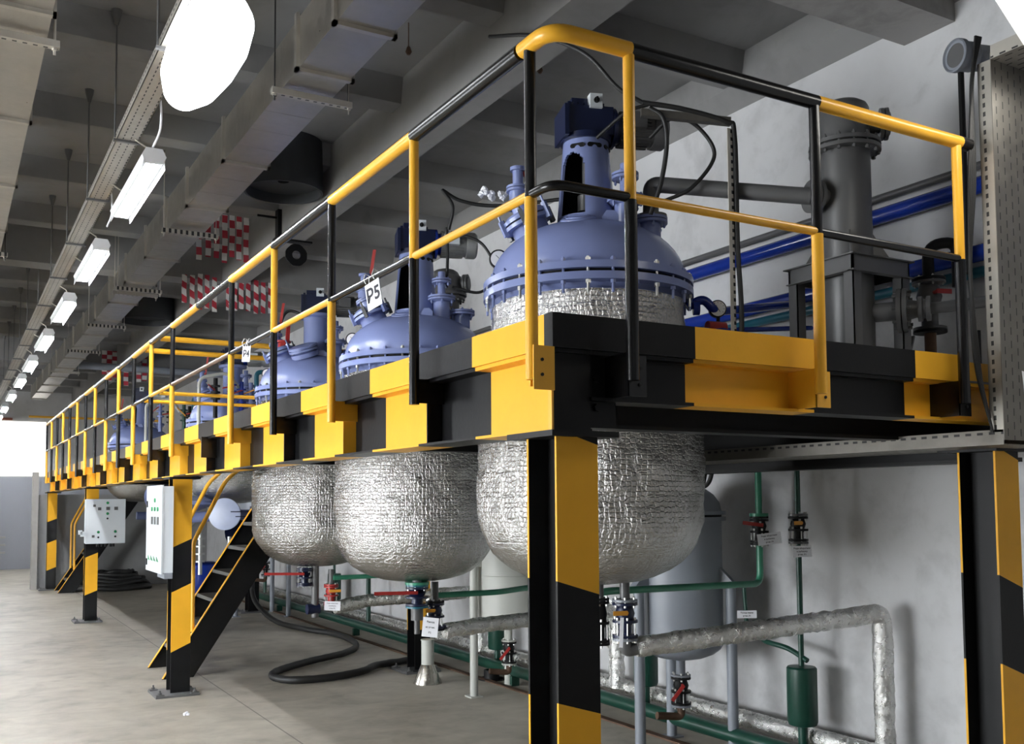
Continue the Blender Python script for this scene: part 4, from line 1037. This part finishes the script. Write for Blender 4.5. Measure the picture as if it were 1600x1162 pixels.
# foil insulated branches
def foilpipe(pts, r, lab, r_f=.07, mat=M_FOILP, wob=.30, step=.03, ws=11):
    P = sub(fil(pts, r_f), min(step, .014) if Vector(pts[0]).y < 9 and len(pts) > 2 else step); rad = []; d = 0
    for i, p_ in enumerate(P):
        if i: d += (P[i]-P[i-1]).length
        rad.append(r*(1+.07*((d/.085) % 1)-.03+.06*noise.noise(p_*9)))
    mb = MB().tube(P, rad, 26)
    for i, v_ in enumerate(mb.v):
        v_ = Vector(v_); c_ = P[min(i//26, len(P)-1)]; dd = v_-c_
        q = 1-2*abs(noise.noise(v_*24))+.8*noise.noise(v_*11)
        mb.v[i] = tuple(c_+dd*(1+.10*q-.05))
    solo('foil_insulated_pipe', mb, mat, lab, 'insulated pipe', pts[0], sharp=50)
foilpipe([(1.66, 1.68, .90), (1.9, 1.60, .925), (3.12, 1.24, 1.045), (3.12, 1.24, .20)], .056, 'foil wrapped pipe from the nearest reactor to the wall with an elbow down', mat=M_FOILP)
foilpipe([(1.60, 3.93, .74), (1.9, 3.93, .765), (3.1, 3.80, .82), (3.1, 3.80, .2)], .058, 'foil wrapped pipe from the second reactor past the pale tank')
foilpipe([(1.58, 6.25, .70), (1.9, 6.27, .75), (3.1, 6.10, .80), (3.1, 6.10, .2)], .062, 'foil wrapped pipe from the third reactor toward the wall')
foilpipe([(3.24, 8.0, 1.6), (3.24, 8.0, .05)], .06, 'upright foil wrapped pipe on the wall behind the third reactor')
foilpipe([(3.13, 3.9, .9), (3.13, 3.9, .2)], .035, 'thin upright foil wrapped pipe behind the left leg of the blue grey tank')
foilpipe([(3.16, -1.0, .20), (3.16, 15.5, .22)], .058, 'long foil wrapped pipe low along the right wall', wob=.28, ws=9)
b = MB().tube([(2.97, -1.0, .13), (2.97, 15.5, .15)], .052, 18)
for y in (1.4, 5.2, 9.2, 12.5): b.box(2.93, 3.01, y, y+.05, 0, .09)
solo('floor_pipe', b, M_GD, 'thick dark green pipe low along the right wall', 'pipe', (2.97, 6, .13))
b = MB().box(2.84, 2.90, -1, 15.5, 0, .012); solo('gutter_edge', b, M_RUST, 'rusty angle edging on the floor in front of the green pipe', 'edging', (2.87, 7, 0))
# coiled cables under the platform by the wall
b = MB()
for i, (y, dz) in enumerate(((2.35, .0), (2.42, -.03), (2.5, .02), (2.6, -.01))):
    b.tube(spline([(2.75, y-.12, 1.97), (2.76, y-.06, 1.84+dz), (2.77, y+.02, 1.80+dz), (2.78, y+.1, 1.84+dz), (2.79, y+.16, 1.97)], 8), .015, 10)
solo('cable_loops', b, M_RUB, 'black cable loops hanging under the platform near the wall', 'cables', (2.77, 2.45, 1.8))
# floor flange cone
t = thing('steel_cone', 'pale pipe stub with a stainless cone standing upside down on the floor', 'cone', (2.33, 5.75, 0))
MB().lathe((2.33, 5.75, 0), [(.135, 0), (.135, .006), (.065, .17), (.058, .18), (.06, .18)], 32).build('cone_skirt', galv_mat('stainless_cone', .6, .22), t)
MB().lathe((2.33, 5.75, 0), [(.060, .175), (.060, .40), (.066, .40), (.066, .41)], 24).build('pipe_stub', M_CREAM, t)
b = MB().lathe((2.95, 5.62, .0), [(.13, .0), (.13, .01), (.12, .01), (.12, 0)], 30).lathe((2.95, 5.62, .0), [(.075, .0), (.075, .09), (.055, .09), (.055, .01)], 24)
solo('floor_drain', b, M_KM, 'black round floor drain by the wall behind the second reactor', 'drain', (2.95, 5.62, 0))

# ================================================================== STAIRS
def stairs(x0, yn, yf, label, slope=1.53, n=8, ztop=2.235, flip=1, rails=True):
    t = thing('steel_stairs', label, 'stairs', (x0, (yn+yf)/2, 0))
    for y in (yn, yf):
        X1 = x0+ztop/slope
        P = [(x0, y, 0), (x0+.30, y, 0), (X1+.30, y, ztop-.02), (X1, y, ztop-.02)]
        b = MB().prism(P, (0, -.006 if y == yn else .006, 0), 0)
        s = MB().obox(((x0+X1)/2, y-.0, ztop/2), ((1, 0, slope), (0, 1, 0), (-slope, 0, 1)), (.5*math.hypot(X1-x0, ztop)-.01, .022, .003))
        o = b.build('stringer', M_K, t); s.build('stringer_edge', M_Y, o)
    for i in range(1, n+1):
        z = i*.25; x = x0+z/slope
        if z > ztop-.1: break
        MB().box(x-.0, x+.20, yn, yf, z-.035, z).build('tread', M_TREAD, t)
    if rails:
        for y in (yn+.03, yf-.03):
            pts = fil([(x0+.29, y, .44), (x0+.29, y, 1.32), (x0+.60, y, 1.93), (x0+.9, y, 2.2)], .06)
            MB().tube(pts, .021, 14).build('handrail', M_Y, t)
    return t
stairs(.18, 7.22, 7.98, 'black steel stairs with yellow edges and handrails beside the tall white cabinet')
stairs(.22, 17.75, 18.4, 'distant black steel stairs with a yellow handrail near the concrete pillar')

# ================================================================== CONTROL CABINETS
t = thing('control_cabinet', 'tall narrow white control cabinet on the second column', 'control cabinet', (.04, 6.63, 1.08))
MB().box(.0, .088, 6.31, 7.05, 1.09, 1.86).build('cabinet_body', M_WH, t)
door = MB().box(-.014, .0, 6.305, 7.06, 1.08, 1.87).build('door', M_WH, t)
for dy, z in ((6.62, 1.735), (6.76, 1.655), (6.62, 1.655), (6.48, 1.655)):
    MB().cyl((-.014, dy, z), (-.024, dy, z), .020, n=14).build('push_button', M_PLASTIC_GREEN, door)
for dy in (6.76, 6.62, 6.48): MB().box(-.020, -.014, dy-.035, dy+.035, 1.515, 1.585).build('switch', M_GRD, door)
for dy in (6.90, 6.76, 6.62, 6.48): MB().prism([(-.0145, dy+.05, 1.185), (-.0145, dy-.05, 1.18), (-.0145, dy+.05, 1.225)], (-.002, 0, 0)).build('warning_triangle', M_PLASTIC_GREEN, door)
for z in (1.70, 1.16): MB().box(-.022, -.014, 6.985, 7.01, z-.03, z+.03).build('hinge', M_KM, door)
MB().box(.01, .08, 6.28, 6.6, 1.04, 1.09).build('cable_gland_plate', M_GR, t)
t = thing('control_cabinet', 'square white control cabinet with buttons on the third column', 'control cabinet', (.32, 12.5, 1.15))
MB().box(.07, .60, 12.36, 12.53, 1.14, 1.77).build('cabinet_body', M_WH, t)
door = MB().box(.065, .605, 12.345, 12.36, 1.135, 1.775).build('door', M_WH, t)
def cb(x, z, kind):
    if kind == 'g': MB().lathe((x, 12.345, z), [(.02, 0), (.016, .008)], 14, (0, -1, 0)).build('push_button', M_PLASTIC_GREEN, door)
    elif kind == 'k': MB().lathe((x, 12.345, z), [(.014, 0), (.010, .018)], 12, (0, -1, 0)).build('selector_knob', M_KM, door)
    else: MB().box(x-kind, x+kind, 12.338, 12.345, z-kind*.95, z+kind*.95).build('display', M_GRD, door)
for x, z, kd in ((.36, 1.72, 'g'), (.18, 1.68, .018), (.25, 1.635, .022), (.365, 1.64, .025), (.475, 1.64, .025), (.36, 1.565, 'g'), (.36, 1.495, 'k'), (.24, 1.30, 'g'), (.24, 1.225, 'k'), (.47, 1.305, 'g'), (.47, 1.235, 'k'), (.17, 1.24, .018)): cb(x, z, kd)
MB().box(.0, .075, 12.32, 12.36, 1.24, 1.31).box(-.03, .02, 12.32, 12.36, 1.27, 1.33).build('junction_box', M_WH, t)
for x in (.24, .30, .35, .42, .46): MB().cyl((x, 12.44, 1.14), (x, 12.44, 1.085), .018, n=12).build('cable_gland', M_KM, t)

# ================================================================== BELOW R4: BLUE GEAR, DRUM
t = thing('pump_assembly', 'pale blue round flanged drive and pipe below the fourth reactor', 'pump', (1.4, 10.0, 1.5))
d = TOW.normalized()
c = Vector((1.36, 9.6, 1.57))
MB().lathe(c-d*.03, [(.20, 0), (.20, .03), (.10, .04)], 40, d).build('blind_flange', paint('pale_blue_enamel', (.42, .48, .66), .3), t)
MB().tube(fil([(.75, 10.0, 1.50), (1.4, 9.75, 1.56), (2.5, 9.75, 1.55)], .05), .065, 18).build('pipe_run', M_B, t)
MB().lathe((1.1, 10.1, 1.74), [(.05, -.13), (.26, -.05), (.27, .0), (.12, .06)], 36).build('bottom_dish', M_B, t)
b = MB()
for i in range(5): b.lathe((1.72, 9.45, 1.34+.07*i), [(.08-.01*(i % 2), 0), (.08-.01*(i % 2), .045)], 18)
b.cyl((1.72, 9.45, 1.1), (1.72, 9.45, 1.72), .035).obox((1.55, 9.45, 1.60), ((1, 0, 0), (0, 1, 0), (0, 0, 1)), (.15, .006, .006)).obox((1.58, 9.45, 1.54), ((1, 0, 0), (0, 1, 0), (0, 0, 1)), (.12, .006, .006))
b.lathe((1.58, 9.7, 1.30), [(.05, -.06), (.22, 0), (.05, .06)], 20, (.3, -.8, .3)); b.build('valve_cluster', M_BD, t)
for x, z0, z1 in ((1.0, .95, 1.4), (1.35, .75, 1.3)):
    b = MB()
    for i in range(4): b.lathe((x, 9.3, z0+.05+.09*i), [(.055, 0), (.055, .018)], 16)
    b.cyl((x, 9.3, z0-.1), (x, 9.3, z1), .025); b.build('sampling_valve', M_ALU, t)
solo('blue_drum', MB().lathe((1.28, 10.6, 0), [(.29, .02), (.30, .04), (.30, .28), (.31, .30), (.30, .32), (.30, .60), (.31, .62), (.30, .64), (.30, .88), (.29, .90), (.20, .93)], 40), M_BV, 'blue plastic drum standing behind the stairs', 'drum', (1.28, 10.6, 0))
t = thing('motor_reducer', 'pale blue flanged motor hanging between the two control cabinets', 'motor', (1.0, 13.5, 1.75))
MB().lathe((1.15, 13.2, 1.78), [(.20, 0), (.21, .02), (.21, .05), (.12, .06), (.12, .3)], 32, (.75, .5, .2)).build('flange_cover', M_B, t)
MB().lathe((1.5, 13.6, 1.8), [(.22, 0), (.22, .08), (.15, .1), (.15, .4)], 32, (-.8, -.5, -.1)).build('drive_body', M_BD, t)
MB().cyl((.9, 13.2, 1.52), (2.0, 13.2, 1.50), .06, n=16).cyl((1.25, 13.2, 1.5), (1.25, 13.2, 1.75), .05).build('pipe_run', M_B, t)
foilpipe([(1.15, 13.0, 1.38), (1.7, 13.0, 1.40), (1.7, 13.0, 2.0)], .06, 'short foil wrapped pipe under the pale blue motor between the cabinets')
# gear on the deck round the fourth and fifth reactors
def clutter(x0, y0, label, seed):
    rnd = random.Random(seed); t = thing('pipe_manifold', label, 'pipework', (x0, y0, 3.0))
    for i in range(5):
        x = x0-.25+.16*i+rnd.uniform(-.03, .03); y = y0-.3+rnd.uniform(-.15, .15); z = 2.98+rnd.uniform(0, .12)
        b = MB().cyl((x, y, z-.25), (x, y, z+.25), .028)
        for k in range(3): b.lathe((x, y, z-.02+.08*k), [(.06, 0), (.06, .02)], 16)
        b.build('flanged_stub', rnd.choice([M_B, M_BV, M_GD, M_KM]), t)
        MB().obox((x-.05, y-.05, z+.12), ((rnd.uniform(-1, 1), .2, rnd.uniform(-.2, .8)), (0, 1, .1), (.2, 0, 1)), (.09, .008, .01)).build('lever_handle', rnd.choice([M_R, M_OR, M_R]), t)
    pts = [(x0-.45, y0-.2, 2.24), (x0-.45, y0-.2, 3.28), (x0-.1, y0-.25, 3.36), (x0+.05, y0-.25, 3.15)]
    MB().tube(fil(pts, .10), .022, 12).build('hose', M_CREAM, t)
    MB().tube(fil([(x0+.25, y0-.3, 3.05), (x0+.25, y0-.3, 3.38), (x0+.9, y0-.5, 3.40)], .06), .03, 12).build('blue_line', M_TEAL, t)
    return t
clutter(1.50, 9.9, 'crowded pipe stubs, valves and a pale hose around the fourth reactor lid', 3)
clutter(1.45, 13.3, 'crowded pipe stubs and red levers on the deck beyond the fourth reactor', 5)
# red valve on the third reactor, seen between the posts
t = thing('red_valve', 'red flanged valve with upright red lever left of the third reactor drive', 'valve', (1.14, 6.50, 3.10))
b = MB().cyl((1.14, 6.50, 2.92), (1.14, 6.50, 3.16), .035).lathe((1.14, 6.50, 3.14), [(.08, 0), (.08, .018)], 22).lathe((1.14, 6.50, 3.03), [(.09, 0), (.09, .015)], 22); b.build('nozzle', M_B, t)
b = MB().lathe((1.14, 6.50, 3.16), [(.055, 0), (.06, .05), (.055, .10)], 8).lathe((1.14, 6.50, 3.16), [(.075, 0), (.075, .016)], 22).lathe((1.14, 6.50, 3.26), [(.075, 0), (.075, .016)], 22); b.build('body', M_R, t)
MB().obox((1.17, 6.45, 3.36), ((.05, 0, 1), (1, 0, 0), (0, 1, 0)), (.10, .018, .01)).build('lever_handle', M_R, t)
# far grey pipe across the hall
solo('cross_pipe', MB().tube([(.2, 17.0, 4.32), (XW, 17.0, 4.30)], .07, 16), M_GR, 'grey pipe crossing the hall under the far ceiling', 'pipe', (1.5, 17, 4.3))
solo('yellow_line', MB().tube([(.1, 24.5, 3.93), (XW, 24.5, 3.93)], .03, 10), M_Y, 'thin yellow line pipe across the far wall', 'pipe', (1.5, 24.5, 3.93))
solo('wall_camera_box', MB().box(-.62, -.50, YF-.2, YF, 3.55, 3.78), M_LAMPW, 'small white box high on the far wall beside the bright patch', 'box', (-.56, YF-.1, 3.6))

# ================================================================== TAGS WITH WRITING
def tagcard(c, w, h, lines, label, size, rz=0, roll=0, loops=False, mat=M_WHP):
    """flat card facing the aisle; lines of text"""
    c = Vector(c); t = thing('paper_tag', label, 'tag', c)
    right = Vector((math.cos(rz), math.sin(rz), 0)); nrm = Vector((math.sin(rz), -math.cos(rz), 0)); up = Vector((0, 0, 1))
    r2 = right*math.cos(roll)+up*math.sin(roll); u2 = -right*math.sin(roll)+up*math.cos(roll)
    MB().obox(c, (r2, u2, nrm), (w/2, h/2, .0015)).build('card', mat, t)
    Rm = Matrix((r2, u2, nrm)).transposed()
    for i, (tx, sz) in enumerate(lines):
        if not tx: continue
        off = u2*(h*(.5-(i+.5)/len(lines)))*.82
        text_mesh('lettering', tx, sz, M_INK, t, c+off+nrm*.0018, Rm, c, bold=.0022 if sz > .05 else .0002)
    if loops:
        for s_ in (-1, 1):
            k = c+u2*(h/2)+r2*(w*.3*s_)
            MB().tube([k+nrm*.01, k+u2*.02+nrm*.02, k+u2*.05+nrm*.005, k+u2*.045-nrm*.015, k-nrm*.008], .0022, 6).build('tie_loop', M_GLASS, t)
    return t
AZ = -PI/2+.25
tagcard((-.022, 1.39, 2.645), .105, .125, [('Р5', .088)], 'white tag reading P5 tied to the middle rail', .1, rz=-1.30, roll=.22, loops=True)
tagcard((-.022, 3.53, 2.665), .085, .10, [('Р4', .06)], 'white crumpled tag tied to the middle rail, next beyond tag P5', .1, rz=-1.22, roll=-.1, loops=True)
tx = [('Вода оборотная', .0135), ('в рубашку', .0135), ('реак. Р1', .0135)]
tagcard((3.02, 2.02, 1.455), .155, .075, tx, 'white valve tag tilted on the mint green pipe by the wall', .013, rz=-.5, roll=.12)
tagcard((3.01, 1.735, 1.385), .12, .07, tx, 'white valve tag on the dark green pipe by the wall', .013, rz=-.5, roll=.02)
tagcard((2.985, 2.203, .95), .13, .05, [('Выход паров', .0135), ('реак. Р1', .0135)], 'small white tag behind the foil pipe beside the blue grey tank', .013, rz=-.5, roll=.0)
tagcard((1.40, 3.76, .80), .115, .14, [('Выход', .018), ('из реак.', .018), ('Р2', .018)], 'white tag hanging at the outlet of the second reactor', .013, rz=-.55, roll=-.1)
tagcard((1.50, 6.08, .74), .15, .085, [('Вода оборотная', .0135), ('в рубашку', .0135), ('реак. Р3', .0135)], 'white tag hanging at the outlet of the third reactor', .013, rz=-.5, roll=-.03)
tagcard((1.50, 1.60, 1.0), .02, .16, [('', .01)], 'white tag seen edge on at the nearest reactor outlet', .013, rz=-.5, roll=-.05)

# ================================================================== FLOOR THINGS
hp = [(2.36, 11.9, .72), (2.33, 11.7, .30), (2.42, 11.0, .05), (2.50, 9.9, .04), (2.68, 9.2, .04), (2.60, 8.3, .04), (2.28, 7.72, .04), (1.68, 7.3, .04), (1.25, 6.93, .04), (1.10, 6.62, .04), (1.20, 6.35, .04), (1.55, 6.30, .04), (1.95, 6.46, .04), (2.22, 6.72, .04), (2.6, 6.84, .04), (2.85, 6.95, .04)]
solo('black_hose', MB().tube(spline(hp, 12), .036, 14, 0, .10, 14), M_RUB, 'thick black rubber hose looping over the floor beside the rear column', 'hose', (1.6, 7, 0))
t = thing('hose_pile', 'heap of black hoses lying on the floor by the grey partition wall', 'hoses', (1.2, 17.9, 0))
rr = random.Random(4)
for k_ in range(7):
    pts = []; z = .05+.05*k_
    for i in range(9):
        a = 2*PI*i/8+rr.uniform(-.1, .1); pts.append((1.25+(.75-.07*k_)*math.cos(a)+rr.uniform(-.05, .05), 17.95+(.38-.03*k_)*math.sin(a), max(.045, z+rr.uniform(-.03, .04))))
    MB().tube(spline(pts, 6), .045, 10).build('hose_coil', M_RUB, t)
solo('paper_scrap', MB().obox((.035, 5.46, .018), ((1, .5, .3), (-.5, 1, 0), (0, 0, 1)), (.018, .011, .009)).obox((.05, 5.45, .012), ((1, -.5, .1), (.5, 1, 0), (0, 0, 1)), (.012, .010, .008)), M_WHP, 'small white scrap of paper on the floor in front of the cabinet column', 'litter', (.035, 5.46, 0))

b = MB()
rr = random.Random(9)
for k_ in range(5):
    pts = [(.98+.035*k_+rr.uniform(-.02, .02), 2.22-.02*k_+rr.uniform(-.02, .02), 3.50+rr.uniform(-.03, .03)) for _ in range(4)]
    b.tube(spline(pts, 5), [.012+.008*rr.random() for _ in range(16)], 7)
solo('plastic_film', b, M_WHP, 'scrap of crumpled white film on the valve left of the nearest reactor drive', 'film', (1.05, 2.18, 3.5))
